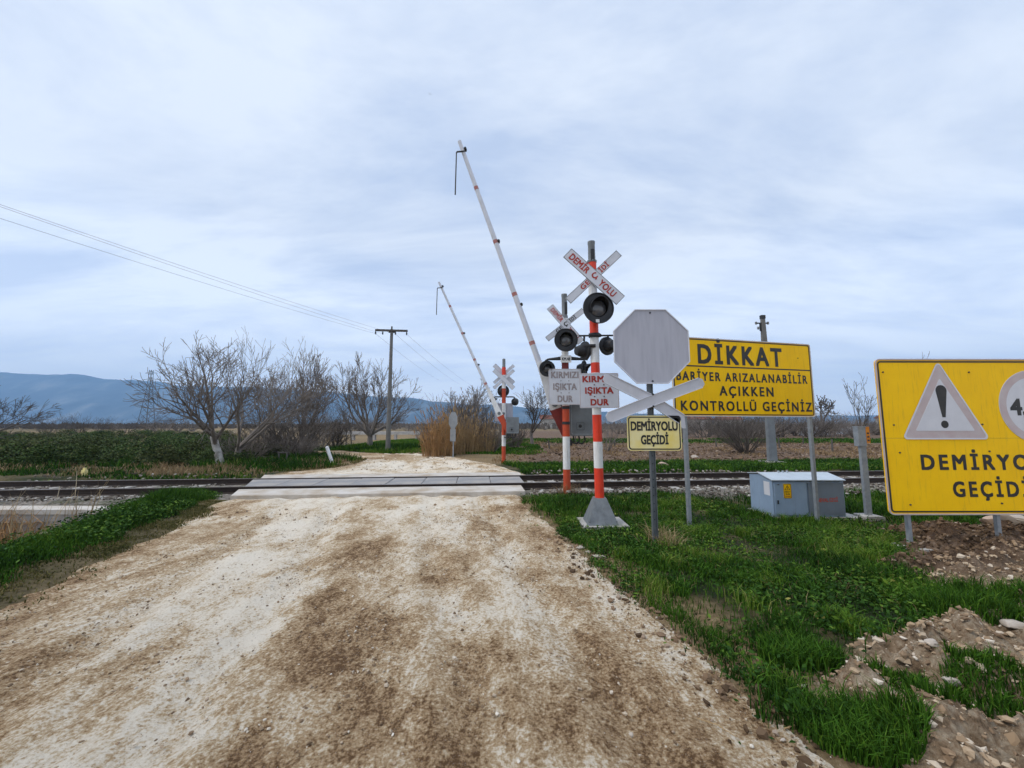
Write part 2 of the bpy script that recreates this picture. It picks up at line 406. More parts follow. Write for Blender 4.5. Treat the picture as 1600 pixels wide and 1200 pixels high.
# road: dirt and crushed limestone, its rim dips under the soil along a ragged line
def road_sheet():
    ys = np.concatenate([np.arange(-5, 1.7, .3), np.arange(1.7, 6, .035), np.arange(6, 10.2, .05), np.arange(10.2, 14, .08), np.arange(14, 22.3, .22)])
    us = np.linspace(-.12, 1.12, 190)
    yy = np.repeat(ys[:, None], len(us), 1)
    l, r = road_l(ys)[:, None], road_r(ys)[:, None]
    xx = l+(r-l)*us[None, :]
    ins = np.minimum(xx-l, r-xx)
    rag = ins+.35*(fbm(xx*1.6, yy*1.6, 4, 15)-.5)
    zz = gz(xx, yy)
    zz = zz+.03*(fbm(xx*1.2, yy*.5, 4, 17)-.5)*sstep(16, 12, yy)+.018*(fbm(xx*5, yy*3.5, 4, 18)-.5)+.016*(fbm(xx*13, yy*11, 3, 19)-.5)
    la_ = (xx-l)/(r-l)
    for c_ in (.22, .40, .68, .84):
        q_ = (la_-c_-.012*np.sin(yy*.9+c_*9))*(r-l); zz = zz-.030*np.exp(-(q_/.16)**2)+.020*np.exp(-((np.abs(q_)-.27)/.09)**2)*fbm(xx*3, yy*2, 3, 20)
    zz = zz-.13*sstep(.12, -.25, rag)
    ts_ = tdist(xx, yy); zz = np.where((ts_ > -1.66) & (ts_ < 1.94), np.minimum(zz, -.07), zz)
    # ramp up to the deck on both sides
    td = np.where(ts_ < 0, -ts_, ts_-.25); zz = zz+(.062+.035*(fbm(xx*2.2, yy*2.2, 3, 44)-.5))*sstep(3.4, 1.8, td)*np.where((ts_ <= -1.66) | (ts_ >= 1.94), 1, 0)
    # wear: pale limestone ruts against brown loam, drawn out along the drive
    lat = (xx-l)/(r-l); lon = yy
    wv = .6*fbm(lat*8, lon*.26, 5, 23)+.4*fbm(xx*1.5, lon*.9, 4, 25); wf = fbm(xx*3.3, lon*2.0, 4, 24)
    rut = 0.80*np.exp(-((lat-.31-.02*np.sin(lon))/.13)**2)-.40*np.exp(-((lat-.53)/.06)**2)*sstep(8.5,6,lon)+.80*np.exp(-((lat-.76+.02*np.sin(lon*.7))/.10)**2)*sstep(2.2,4.0,lon)+.25*np.exp(-((lat-.56)/.05)**2)
    rut = rut+sstep(5.5, 9.3, lon)*.55
    brown = .7*np.exp(-((lat-.90)/.07)**2)*sstep(7, 5, lon)+.95*np.exp(-(((xx-.15)/.95)**2+((lon-2.15)/.75)**2))+.35*np.exp(-((lat-.05)/.08)**2)
    wear = .53+.26*rut-.09*brown+1.25*(wv-.5)+1.0*(wf-.5)-.10*sstep(4.2, 2.2, lon)+.75*np.exp(-((xx-r+.10+.10*(fbm(xx*3, lon*3, 3, 27)-.5))/.07)**2)*sstep(3.1, 2.6, lon)*sstep(.36, .5, fbm(xx*1.5, lon*2.2, 3, 28))
    o = arrays_mesh("road", np.stack([xx, yy, zz], -1).reshape(-1, 3), [grid_faces(len(ys), len(us))], M['road'], attrs={"wear": wear}, smooth=True)
    return tag(o, "rutted dirt road of pale crushed limestone and brown loam", "road", kind="structure")
def lane_sheet():
    xs = np.arange(-60, -4.0, .25); us = np.linspace(-1.15, 1.15, 16)
    xx = np.repeat(xs[:, None], len(us), 1); yy = lane_mid(xs)[:, None]+us[None, :]*1.5
    zz = gz(xx, yy)+.012-.12*sstep(.95, 1.15, np.abs(us[None, :])+.15*(fbm(xx, yy, 3, 5)-.5))
    wear = .45+.9*(fbm(xx, yy, 4, 6)-.5)
    o = arrays_mesh("path", np.stack([xx, yy, zz], -1).reshape(-1, 3), [grid_faces(len(xs), len(us))], M['road'], attrs={"wear": wear}, smooth=True)
    return tag(o, "pale dirt lane bending off left behind the thicket", "lane", kind="structure")
def road_mat():
    t = NT("limestone_dirt")
    wr = t.attr("wear")
    d1 = t.noise(12, 9, .74, .5, stretch=(1, .62, 1)); d2 = t.noise(45, 6, .7); d3 = t.noise(130, 3, .6)
    f = t.math('ADD', wr, t.math('MULTIPLY', t.math('SUBTRACT', d1, .5), 2.0))
    f = t.math('ADD', f, t.math('MULTIPLY', t.math('SUBTRACT', d2, .5), 2.3))
    c = t.ramp(f, [(.0, (.115,.062,.028)), (.22, (.265,.165,.085)), (.46, (.40,.28,.16)), (.57, (.45,.33,.20)), (.68, (.56,.45,.315)), (1.0, (.71,.635,.525))])
    grit = t.mask(d3, .62, .70)
    c = t.mix(t.math('MULTIPLY', grit, .5), c, (.66,.60,.52))
    dk = t.mask(t.noise(38, 5, .75), .62, .70)
    c = t.mix(t.math('MULTIPLY', dk, .6), c, (.06,.040,.024))
    b = t.bump(t.noise(22, 7, .75), .8, .04)
    t.bump(t.noise(90, 4, .7), .8, .014, b)
    return t.done(c, .95, 0, .15)
M['road'] = road_mat()
road_sheet(); lane_sheet()

# track bed
def bed():
    xs = np.concatenate([np.arange(-45, -14, .5), np.arange(-14, 16, .1), np.arange(16, 50, .5)]); us = np.linspace(-2.7, 2.7, 50)
    xx = np.repeat(xs[:, None], len(us), 1)-TSL*us[None, :]*.99; yy = tcen(xx)+us[None, :]*1.0
    a = np.abs(us)[None, :]
    zz = -.045-.17*sstep(1.55, 2.7, a)+.05*(fbm(xx*5, yy*5, 3, 41)-.5)+.05*(fbm(xx*11, yy*11, 2, 43)-.5)
    t = NT("ballast")
    v = t.n("ShaderNodeTexVoronoi"); v.inputs["Scale"].default_value = 16; t.l(t.tc.outputs["Object"], v.inputs["Vector"])
    c = t.ramp(t.noise(11, 6, .7), [(.3, (.075,.06,.048)), (.5, (.19,.165,.14)), (.68, (.38,.34,.29))])
    c = t.mix(t.math('MULTIPLY', t.mask(t.noise(1.3, 4), .5, .62), .55), c, (.05,.065,.02))
    t.bump(v.outputs["Distance"], 1.0, .05)
    o = arrays_mesh("track_bed", np.stack([xx, yy, zz], -1).reshape(-1, 3), [grid_faces(len(xs), len(us))], t.done(c, .95, 0, .2), smooth=True)
    tag(o, "stony ballast bed under the single railway track", "track bed", kind="structure")
bed()

# ------------------------------------------------------------------ mountains
def mountains():
    px = np.linspace(-500, 2100, 180)
    prof = np.interp(px, [-500,-200,0,70,150,210,300,420,560,650,720,800,870,950,1050,1200,1500,2100], [560,572,583,584,589,596,602,608,616,623,631,636,640,645,648,650,652,652])
    rows = []
    Ys = np.concatenate([np.linspace(2700, 3900, 26), np.linspace(3950, 4300, 6)])
    for j, Yd in enumerate(Ys):
        top = np.array([U(p, q, 3900.).z for p, q in zip(px, prof)])
        k = sstep(2700, 3900, Yd) if Yd <= 3900 else 1-.3*(Yd-3900)/400
        xw = (px-800)/600*3900*1.006
        n = fbm(xw*.0032, Yd*.004+0*xw, 5, 51)
        z = top*(k*(.80+.2*k)) + (n-.5)*240*(k*(1-k)*2.6) + (fbm(xw*.005, Yd*.006+0*xw, 6, 52, .6)-.5)*62*k
        rows.append(np.stack([xw, np.full_like(xw, Yd), np.maximum(z, .0)-.5+0*z], -1))
    P = np.array(rows)
    t = NT("hazy_mountain_scrub")
    c = t.ramp(t.noise(.005, 8, .68, stretch=(1,.5,1)), [(.35, (.035,.06,.075)), (.52, (.065,.095,.11)), (.62, (.15,.17,.17)), (.72, (.26,.25,.23))])  # scrub tones tinted blue, painting some distance haze into the colour
    o = arrays_mesh("mountains", P.reshape(-1, 3), [grid_faces(len(Ys), len(px))], t.done(c, .95, 0, .1), smooth=True)
    tag(o, "long low mountain range, blue with distance, on the horizon", "mountains", kind="structure")
mountains()

# ------------------------------------------------------------------ lettering
_font = bpy.data.curves.new("font_probe", 'FONT')
def text_arrays(s, bold, spacing):
    cu = bpy.data.curves.new("t", 'FONT'); cu.body = s; cu.offset = bold; cu.space_character = spacing; cu.extrude = 0; cu.resolution_u = 3
    cu.fill_mode = 'FRONT'
    o = bpy.data.objects.new("t", cu); COL.objects.link(o)
    dg = bpy.context.evaluated_depsgraph_get(); dg.update()
    me = bpy.data.meshes.new_from_object(o.evaluated_get(dg))
    v = [tuple(p.co) for p in me.vertices]; f = [tuple(p.vertices) for p in me.polygons]
    bpy.data.objects.remove(o); bpy.data.meshes.remove(me); bpy.data.curves.remove(cu)
    return v, f
_H = max(p[1] for p in text_arrays("H", 0, 1)[0])
def text(s, parent, name, cx, cz, wdt, cap, y, mat, bold=.02, spacing=1., rot=0., gap=None):
    """lettering centred at (cx,cz) in the plane y, facing -y; cap = height of a capital"""
    v, f = text_arrays(s, 0, spacing); h = bold*1.15
    x0 = min(p[0] for p in v)-h; x1 = max(p[0] for p in v)+h; k = wdt/(x1-x0); q = cap/(_H+2*h*.8)
    cr_, sr_ = math.cos(rot), math.sin(rot)
    vs = []; fs = []
    # heavy weight: the outline laid over itself, each layer a hair further back
    for i, (dx, dz) in enumerate(((0, 0), (-h, -h*.8), (h, -h*.8), (-h, h*.8), (h, h*.8))):
        fs += [tuple(j+len(vs) for j in t) for t in f]
        for a, b, _ in v:
            lx = (a+dx-(x0+x1)/2)*k; lz = (b+dz+h*.8)*q-cap/2
            vs.append((cx+lx*cr_-lz*sr_, y+i*.00025, cz+lx*sr_+lz*cr_))
    f = fs
    me = bpy.data.meshes.new(name); me.from_pydata(vs, [], f); me.materials.append(mat)
    o = bpy.data.objects.new(name, me); COL.objects.link(o); o.parent = parent
    return o

def zg(x, y): return float(gz(np.array([x]), np.array([y]))[0])

# ------------------------------------------------------------------ track
def tpt(s, off, z):          # s along the track (x), off across it
    return Vector((s-off*math.sin(TANG), tcen(s)+off*math.cos(TANG), z))
def make_rail():
    prof = [(-.07,-.04),(.07,-.04),(.07,-.022),(.012,-.005),(.012,.085),(.036,.095),(.036,.118),(.028,.126),(-.028,.126),(-.036,.118),(-.036,.095),(-.012,.085),(-.012,-.005),(-.07,-.022)]
    mb = MB(); L = 95; n = len(prof)
    mb.add([(-L/2, a, b) for a, b in prof]+[(L/2, a, b) for a, b in prof],
           [tuple(range(n)), tuple(range(2*n-1, n-1, -1))])
    for i in range(n):
        j = (i+1) % n
        mb.add([(-L/2, *prof[i]), (L/2, *prof[i]), (L/2, *prof[j]), (-L/2, *prof[j])], [(0,1,2,3)], 1 if i in (7,) else 0)
    return mb
for off, lab in ((-.75, "near rusty rail of the track, polished along its top"), (.75, "far rusty rail of the track, beyond the ballast gap")):
    o = make_rail().build("rail", [M['rust'], M['railtop']]); o.location = tpt(0, off, 0); o.rotation_euler.z = TANG
    tag(o, lab, "rail", "rails of the railway track")
sleeper = None
def sleeper_mb():
    mb = MB(); y0, y1 = -1.25, 1.25
    for a, b, zt in ((-1.25,-.35,-.028), (-.35,.35,-.04), (.35,1.25,-.028)):
        mb.add([(-.13,a,-.16),(.13,a,-.16),(.13,b,-.16),(-.13,b,-.16),(-.105,a,zt),(.105,a,zt),(.105,b,zt),(-.105,b,zt)],
               [(3,2,1,0),(4,5,6,7),(0,1,5,4),(1,2,6,5),(2,3,7,6),(3,0,4,7)])
    return mb
for i in range(-27, 34):
    s = i*.62
    if -8.6 < s < .6: continue
    if sleeper is None: o = sleeper = sleeper_mb().build("sleeper", M['concrete'])
    else: o = sleeper.copy(); COL.objects.link(o)
    o.location = tpt(s, 0, random.uniform(-.006, .004)); o.rotation_euler.z = TANG
    tag(o, "concrete sleeper half buried in ballast under the two rails", "sleeper", "sleepers of the railway track")

# crossing deck: eight grey panels between the rails, pale concrete aprons outside
deck = ["grey crossing panel between the rails, at the road's left edge", "grey crossing panel between the rails, second from the road's left edge",
        "grey crossing panel between the rails, third from the road's left edge", "grey crossing panel between the rails, left of the road's middle",
        "grey crossing panel between the rails, right of the road's middle", "grey crossing panel between the rails, third from the road's right edge",
        "grey crossing panel between the rails, second from the road's right edge", "grey crossing panel between the rails, at the road's right edge"]
def deck_slab(L, Wd, z0, z1, skew=0):
    mb = MB(); c = .012
    def ringp(z, ins): return [(-L/2+ins-skew*(-Wd/2+ins), -Wd/2+ins, z), (L/2-ins, -Wd/2+ins, z), (L/2-ins, Wd/2-ins, z), (-L/2+ins-skew*(Wd/2-ins), Wd/2-ins, z)]
    mb.add(ringp(z0, 0)+ringp(z1-c, 0)+ringp(z1, c), [(3,2,1,0),(8,9,10,11)]+[(i,(i+1)%4,4+(i+1)%4,4+i) for i in range(4)]+[(4+i,4+(i+1)%4,8+(i+1)%4,8+i) for i in range(4)])
    return mb
sA, sB = -7.12, .30
for i in range(8):
    L = (sB-sA)/8; s = sA+L*(i+.5)
    o = deck_slab(L-.008, 1.30, -.04, .105, .39 if i == 0 else 0).build("crossing_slab", M['deckgrey']); o.location = tpt(s, 0, random.uniform(-.006,.006)); o.rotation_euler.z = TANG
    tag(o, deck[i], "crossing slab", "crossing panels between the rails")
for off, wd, lab in ((-1.26, .88, "pale concrete apron slab of the crossing on the near side of the track"), (1.40, 1.16, "pale concrete apron slab of the crossing on the far side of the track")):
    xl_ = -7.12-.39*off
    o = deck_slab(sB-xl_, wd, -.2, .074, .39).build("crossing_apron", M['deckcon']); o.location = tpt((xl_+sB)/2+.092*off, off, 0); o.rotation_euler.z = TANG
    tag(o, lab, "crossing slab", "concrete aprons of the crossing")

# culvert head wall on the left
g = U(175, 793, 7.8)
mb = MB(); mb.box(-12, g.x, 7.74, 8.0, -1.3, -.06); mb.box(-12.02, g.x+.04, 7.70, 8.08, -.0601, .03, 1)
o = mb.build("culvert_wall", [M['wallcon'], M['deckcon']]); tag(o, "low concrete culvert wall with pale coping beside the track", "wall")

# ------------------------------------------------------------------ signals
def lamp(parent, name, R0, loc, rz=0, tilt=0, lensr=.52, depth=.20, label=None):
    """round signal head: backing disc, lens and visor; faces local -y"""
    e = MB()
    e.lathe([(0,.17),(R0*.45,.165),(R0*.62,.10),(R0*.66,.02),(R0*.97,.012),(R0,-.002),(R0,-.028),(R0*.955,-.03),(R0*.93,-.008),(R0*lensr*1.1,-.004)], 36, 'y')
    o = e.build(name, M['black'], parent, 40); o.location = loc; o.rotation_euler = (tilt, 0, rz)
    l = MB(); l.lathe([(0,-.040),(R0*lensr*.5,-.034),(R0*lensr*.85,-.018),(R0*lensr,.0)], 28, 'y'); l.build("lens", M['lens'], o, 40)
    v = MB(); r1 = R0*lensr*1.14
    vs = []; fs = []; n = 22
    for i in range(n+1):
        a = R(-28)+R(236)*i/n
        d = depth*(.42+.58*max(0, math.sin(a)))
        for rr, yy in ((r1, -.003), (r1*.97, -d), (r1*.97-.006, -d), (r1-.006, -.003)):
            vs.append((rr*math.cos(a), yy, rr*math.sin(a)))
    for i in range(n):
        for q in range(3): fs.append((i*4+q, (i+1)*4+q, (i+1)*4+q+1, i*4+q+1))
    v.add(vs, fs); v.build("visor", M['black'], o, 40)
    if label: o["label"] = label
    return o

def bar(mb, p, q, wd, y0, y1, ext=0, mi=0):
    p = Vector(p); q = Vector(q); d = (q-p).normalized(); n = Vector((-d.y, d.x))*wd/2; p = p-d*ext; q = q+d*ext
    pts = [tuple(p-n), tuple(q-n), tuple(q+n), tuple(p+n)]
    mb.prism(pts, y0, y1, mi)

def crossbuck(parent, cz, L, y, w1=.195, w2=.135, lett=True, t1=None, t2=None, a1=-44, a2=43, front=True):
    """front bar falls to the right, rear bar rises to the right"""
    for nm, a, wd, yy in (("crossbuck_bar", a2, w2, y+.016), ("crossbuck_bar", a1, w1, y)):
        m = MB(); d = Vector((math.cos(R(a)), math.sin(R(a))))*L/2
        c = Vector((0, cz)); bar(m, c-d, c+d, wd, yy, yy+.012)
        # dark folded rim
        n = Vector((-d.y, d.x)).normalized()*(wd/2-.006)
        o = m.build(nm, M['plate'], parent)
        b = MB()
        for sgn in (1, -1): bar(b, c-d+n*sgn, c+d+n*sgn, .008, yy-.003, yy-.0005)
        dd = d.normalized()*(L/2-.005)
        for sgn in (1, -1): bar(b, c+dd*sgn-n, c+dd*sgn+n, .008, yy-.003, yy-.0005)
        b.build("rim", M['greybox'], o)
        if lett:
            if a == a1:
                words = (("DEMİR", -.27*L, .34*L), ("YOLU", .25*L, .28*L)); mt = t1
                for s_, off, wl in words:
                    text(s_, o, "lettering", off*math.cos(R(a)), cz+off*math.sin(R(a)), wl, wd*.56, yy-.0045, mt, .03, 1.05, R(a))
            else:
                mt = t2
                for s_, off, wl in (("GE", -.17*L, .15*L), ("İDİ", .20*L, .16*L)):
                    text(s_, o, "lettering", off*math.cos(R(a)), cz+off*math.sin(R(a)), wl, wd*.62, yy-.0045, mt, .03, 1.15, R(a))
                # the C with cedilla stands on the crossing of the two bars
                text("Ç", o, "lettering", .008*L, cz+.012*L, .10, .105, y-.0055, mt, .03, 1, R(a*.5))

def striped(parent, r, segs, name_of):
    """stacked sleeves of a painted pole; each colour field is a part"""
    for nm, z0, z1, mt in segs:
        m = MB(); m.lathe([(0,z0),(r,z0),(r,z1),(0,z1)], 20); m.build(nm, mt, parent, 40)

def stop_plate(parent, cx, cz, wd, ht, y, tmat, label=None):
    m = MB(); m.prism(rrect(wd, ht, .02, cx, cz), y, y+.012); o = m.build("warning_plate", M['plate'], parent)
    m = MB(); m.ring(rrect(wd-.012, ht-.012, .016, cx, cz), rrect(wd-.028, ht-.028, .012, cx, cz), y-.0025, y-.0006); m.build("rim", M['pinkred'], o)
    for s_, f, wl in (("KIRMIZI", .33, .84), ("IŞIKTA", -.0, .72), ("DUR", -.335, .46)):
        text(s_, o, "lettering", cx, cz+f*ht, wd*wl, ht*.185, y-.004, tmat, .035, 1.05)
    for zz in (.165, -.17):
        for xx in (-.12, .12):
            b = MB(); b.M = Matrix.Translation((cx+xx*wd, 0, cz+zz*ht)); b.lathe([(0,y-.012),(.010,y-.010),(.012,y-.0005)], 8, 'y'); b.build("bolt", M['bolt'], o)
    return o

def zpx(py, Y, px=800): return U(px, py, Y).z

M['footsteel'] = simple("dull_zinc", (.20,.215,.225), (.13,.14,.15), 7, rough=.55, metal=.35, streak=((.12,.09,.07),.6))
# ---- near signal (6.67 m away)
Ys = 6.62; P0 = U(938, 813, Ys); gzv = zg(P0.x, Ys)
sig = thing("railway_signal", "nearest red and white signal post with big black lamp, beside the octagonal sign", "railway signal", (P0.x, Ys, gzv), group="railway signals at the crossing"); sig.rotation_euler.y = -.010
def hz_(py): return zpx(py, Ys)-gzv
m = MB()   # flared foot
def sq(a, z): return [(-a,-a,z),(a,-a,z),(a,a,z),(-a,a,z)]
zs = hz_(777)
m.add(sq(.25, .045)+sq(.235, .075)+sq(.095, zs), [(3,2,1,0),(8,9,10,11)]+[(i,(i+1)%4,4+(i+1)%4,4+i) for i in range(4)]+[(4+i,4+(i+1)%4,8+(i+1)%4,8+i) for i in range(4)])
m.build("foot", M['footsteel'], sig)
for a in range(4):
    m = MB(); m.M = Matrix.Rotation(R(45+90*a), 4, 'Z') @ Matrix.Translation((.305, 0, 0)); m.lathe([(0,.05),(.016,.05),(.016,.11),(0,.11)], 8); m.build("anchor_bolt", M['galvd'], sig)
m = MB(); m.box(-.34, .40, -.33, .33, -.15, .047); m.build("footing", M['concrete'], sig)
rp = .077
segs = [("red_band", 777, 731, 'red'), ("white_band", 731, 690, 'white'), ("red_band", 690, 648, 'red'), ("white_band", 648, 583, 'white'), ("red_band", 583, 567, 'red'),
        ("white_band", 567, 523, 'white'), ("red_band", 523, 500, 'red'), ("white_band", 500, 425, 'white'), ("red_band", 425, 411, 'red')]
striped(sig, rp, [(n, hz_(a), hz_(b), M[c]) for n, a, b, c in segs], None)
m = MB(); m.lathe([(0,hz_(411)),(.085,hz_(411)),(.088,hz_(408)),(.064,hz_(406)),(.064,hz_(400)),(.06,hz_(383)),(.066,hz_(382)),(.066,hz_(378)),(0,hz_(377))], 20); m.build("cap", M['greybox'], sig, 40)
m = MB(); m.box(-.03, .03, -.085, -.066, hz_(410), hz_(392)); m.build("cap_plate", M['black'], sig)
crossbuck(sig, hz_(436), 1.26, -.125, w1=.22, w2=.14, t1=M['redtext'], t2=M['redtext'])
m = MB(); m.box(-.03,.03,-.09,.0,hz_(432),hz_(442)); m.build("bracket", M['galv'], sig)
lamp(sig, "signal_lamp", .268, (.02, -.28, hz_(489)), R(6), 0)
m = MB(); m.box(-.05,.05,-.2,0,hz_(494),hz_(484)); m.build("bracket", M['black'], sig)
m = MB(); m.box(-.03,.03,-.30,-.285,hz_(511),hz_(506)); m.build("tag_plate", M['white'], sig)
za = hz_(524)
m = MB(); m.tube([(-.27,.02,za),(.55,.02,za)], .016, 8); m.tube([(-.1,-.08,za-.02),(.1,-.08,za-.02)], .03, 8); m.tube([(.0,-.09,za-.2),(-.15,-.06,za-.2)], .03, 8); m.lathe([(0,za-.03),(.1,za-.03),(.1,za+.03),(0,za+.03)], 16)
m.build("lamp_arm", M['black'], sig, 40)
lamp(sig, "signal_lamp", .165, (-.17, .06, za-.26), R(112), R(-4), label="signal lamp turned sideways on the left of its arm")
lamp(sig, "signal_lamp", .165, (.25, .10, za-.17), R(205), R(0), label="signal lamp turned away behind the octagonal sign")
for xx in (-.17, .25):
    m = MB(); m.tube([(xx,.03,za),(xx,.06,za-.09)], .018, 8); m.build("hanger", M['black'], sig)
stop_plate(sig, .03, hz_(611), 62*Ys/600*.98, 55*Ys/600*.98, -.11, M['redtext'])
m = MB(); m.box(-.05,.05,-.097,.0,hz_(613),hz_(609)); m.build("bracket", M['galv'], sig)

# ---- barrier signals
def barrier(loc, facing, labels, near):
    """local: -y faces away from the track; boom rises to local -x (near) """
    t = thing("barrier_signal", labels, "barrier signal", loc, 0 if facing > 0 else 0, group="railway signals at the crossing")
    return t
M['fadedred'] = simple("faded_red_band", (.36,.13,.11), (.42,.24,.22), 9, rough=.6)
def boom(parent, piv, tip, yb, mdir, r0=.080, r1=.052):
    """raised boom from pivot to tip (x,z in local), tail below carries the counterweight"""
    piv = Vector((piv[0], yb, piv[1])); tip = Vector((tip[0], yb, tip[1])); d = (tip-piv); L = d.length; d.normalize()
    m = MB(); m.tube([piv+d*.55, piv+d*L], [r0, r1], 14); b = m.build("boom", M['plate'], parent, 40)
    for f in (.22, .40, .60, .81):
        ra = r0+(r1-r0)*f+.003
        m = MB(); m.tube([piv+d*(L*f-.05), piv+d*(L*f+.05)], [ra, ra], 14, caps=False); m.build("red_band", M['fadedred'], b, 40)
    for f in (.36, .60, .965):
        p = piv+d*L*f+Vector((.075, 0, .02)); m = MB(); m.M = Matrix.Translation(p); m.lathe([(0,-.07),(.035,-.06),(.042,.0),(.035,.06),(0,.07)], 10, 'y'); m.box(-.085,-.02,-.015,.015,-.02,.02)
        m.build("boom_lamp", M['black'], b, 40)
    p = piv+d*L*.955
    m = MB(); m.tube([p+Vector((.04,-.05,0)), p+Vector((-.17,-.05,-.02)), p+Vector((-.185,-.05,-.06))], .022, 8); m.tube([p+Vector((-.185,-.05,-.06)), p+Vector((-.20,-.05,-1.25))], [.016,.018], 8); m.build("hanging_rod", M['black'], b, 40)
    # forked white root and red tail
    n = Vector((-d.z, 0, d.x))
    for yy in (yb-.10, yb+.075):
        def q(a, s_): v = piv+d*a+n*s_; return (v.x, v.z)
        m = MB(); m.prism([q(-.12,-.13), q(1.15,-.065), q(1.15,.065), q(-.12,.14)][::-1], yy, yy+.025); m.build("boom_fork", M['white'], parent)
        m = MB(); m.prism([q(-1.0,-.055), q(-.10,-.15), q(-.10,.15), q(-1.0,.055)][::-1], yy+.003, yy+.022); m.build("counterweight_arm", M['darkred' if mdir else 'orange'], parent)
    e = piv-d*1.0
    m = MB(); m.M = Matrix.Translation((e.x, 0, e.z)); m.box(-.09,.09,yb-.12,yb+.12,-.09,.07); m.build("counterweight", M['black'], parent)
    m = MB(); m.M = Matrix.Translation((piv.x, 0, piv.z)); m.lathe([(0,yb-.16),(.07,yb-.16),(.07,yb+.16),(0,yb+.16)], 16, 'y'); m.build("pivot", M['greybox'], parent, 40)
def drive_box(parent, x0, x1, y0, y1, z0, z1, emblem_y):
    m = MB(); m.M = Matrix.Translation(((x0+x1)/2, 0, (z0+z1)/2)); m.prism(rrect(x1-x0, z1-z0, .04), y0, y1); b = m.build("drive_box", M['greybox'], parent)
    cx, cz, wd, ht = (x0+x1)/2, (z0+z1)/2, x1-x0, z1-z0; yy = emblem_y
    s = -1 if yy <= y0 else 1
    m = MB(); m.ring(rrect(wd*.92, ht*.92, .04, cx, cz), rrect(wd*.86, ht*.88, .035, cx, cz), min(yy, yy+s*.008), max(yy, yy+s*.008)); m.build("cover_rim", M['galv'], b)
    m = MB(); m.ring(rrect(.2, .2, .03, cx-.04, cz-.18), rrect(.17, .17, .025, cx-.04, cz-.18), min(yy, yy+s*.01), max(yy, yy+s*.01)); m.build("lock_plate", M['galvd'], b)
    m = MB(); m.M = Matrix.Translation((cx-.04, 0, cz-.18)); m.lathe([(0,yy+s*.02),(.035,yy+s*.018),(.045,yy)], 12, 'y'); m.build("lock", M['black'], b)
    for k in range(3):
        m = MB(); xk = x0+.1+.14*k; m.tube([(xk,(y0+y1)/2,z0+.01),(xk+.02,(y0+y1)/2,z0-.12),(xk-.06,(y0+y1)/2-.05,z0-.2),(xk-.2,(y0+y1)/2-.1,z0-.16)], .02, 7); m.build("cable", M['black'], b, 40)

Yb = 9.44; Pb = U(886, 770, Yb); gb = zg(Pb.x, Yb)
bar1 = thing("barrier_signal", "orange and white barrier post behind the nearest signal, its long boom raised", "barrier signal", (Pb.x, Yb, gb), group="railway signals at the crossing")
def hb(py): return zpx(py, Yb)-gb
rb = .088
striped(bar1, rb, [(n, hb(a) if a else -.15, hb(b), M[c]) for n, a, b, c in (("red_band",0,733,'orange'),("white_band",733,682,'white'),("red_band",682,634,'orange'),("white_band",634,578,'white'),("red_band",578,556,'darkred'),("white_band",556,498,'white'))], None)
for py in (637, 661):
    m = MB(); m.lathe([(rb-.01,hb(py)-.035),(rb+.008,hb(py)-.035),(rb+.008,hb(py)+.035),(rb-.01,hb(py)+.035)], 20); m.build("clamp_band", M['black'], bar1, 40)
m = MB(); m.lathe([(0,hb(498)),(.085,hb(498)),(.085,hb(494)),(.068,hb(492)),(.068,hb(464)),(.074,hb(463)),(.074,hb(460)),(0,hb(459))], 20); m.build("cap", M['greybox'], bar1, 40)
m = MB(); m.box(.0,.06,-.105,-.06,hb(492),hb(474)); m.build("cap_plate", M['black'], bar1)
crossbuck(bar1, hb(509), 1.18, -.13, t1=M['redtext'], t2=M['blacktext'], a1=-50, a2=39)
lamp(bar1, "signal_lamp", .285, (-.01, -.27, hb(535)), R(-4), 0)
m = MB(); m.box(-.05,.05,-.2,0,hb(540),hb(530)); m.build("bracket", M['black'], bar1)
za = hb(564)
m = MB(); m.tube([(-.50,-.05,za-.01),(-.44,-.05,za+.03),(-.1,-.1,za+.05),(.1,-.1,za+.05),(.55,-.05,za+.03)], [.022,.026,.05,.05,.024], 10); m.build("lamp_arm", M['black'], bar1, 40)
lamp(bar1, "signal_lamp", .20, (-.46, -.10, hb(577)), R(10), 0, .5, .16)
lamp(bar1, "signal_lamp", .20, (.46, -.02, hb(576)), R(62), 0, .5, .18)
for xx in (-.46, .46):
    m = MB(); m.tube([(xx,-.05,za),(xx,0,za-.12)], .02, 8); m.build("hanger", M['black'], bar1)
m = MB(); m.box(-.13,.13,-.158,-.148,hb(568),hb(557)); tp = m.build("tag_plate", M['white'], bar1)
text("KM.48", tp, "lettering", 0, hb(562.5), .20, .075, -.161, M['blacktext'], .03)
stop_plate(bar1, -.03, hb(605), 51*Yb/600, 56*Yb/600, -.125, M['fadetext'])
m = MB(); m.box(-.05,.05,-.112,.0,hb(607),hb(603)); m.build("bracket", M['galv'], bar1)
yb_ = .34
pv = U(866, 632, Yb+yb_); tp_ = U(718, 221, Yb+yb_)
boom(bar1, (pv.x-Pb.x, pv.z-gb), (tp_.x-Pb.x, tp_.z-gb), yb_, True)
m = MB(); m.tube([(0,0,pv.z-gb),(0,.34,pv.z-gb)], .06, 10); m.tube([(0,.3,pv.z-gb),(pv.x-Pb.x,.3,pv.z-gb)], .05, 10); m.build("boom_axle", M['greybox'], bar1, 40)
bx0, bx1 = U(888,640,Yb+.2).x-Pb.x, U(926,640,Yb+.2).x-Pb.x
drive_box(bar1, bx0+.03, bx1, .12, .52, zpx(681,Yb+.2)-gb, zpx(628,Yb+.2)-gb, .12)

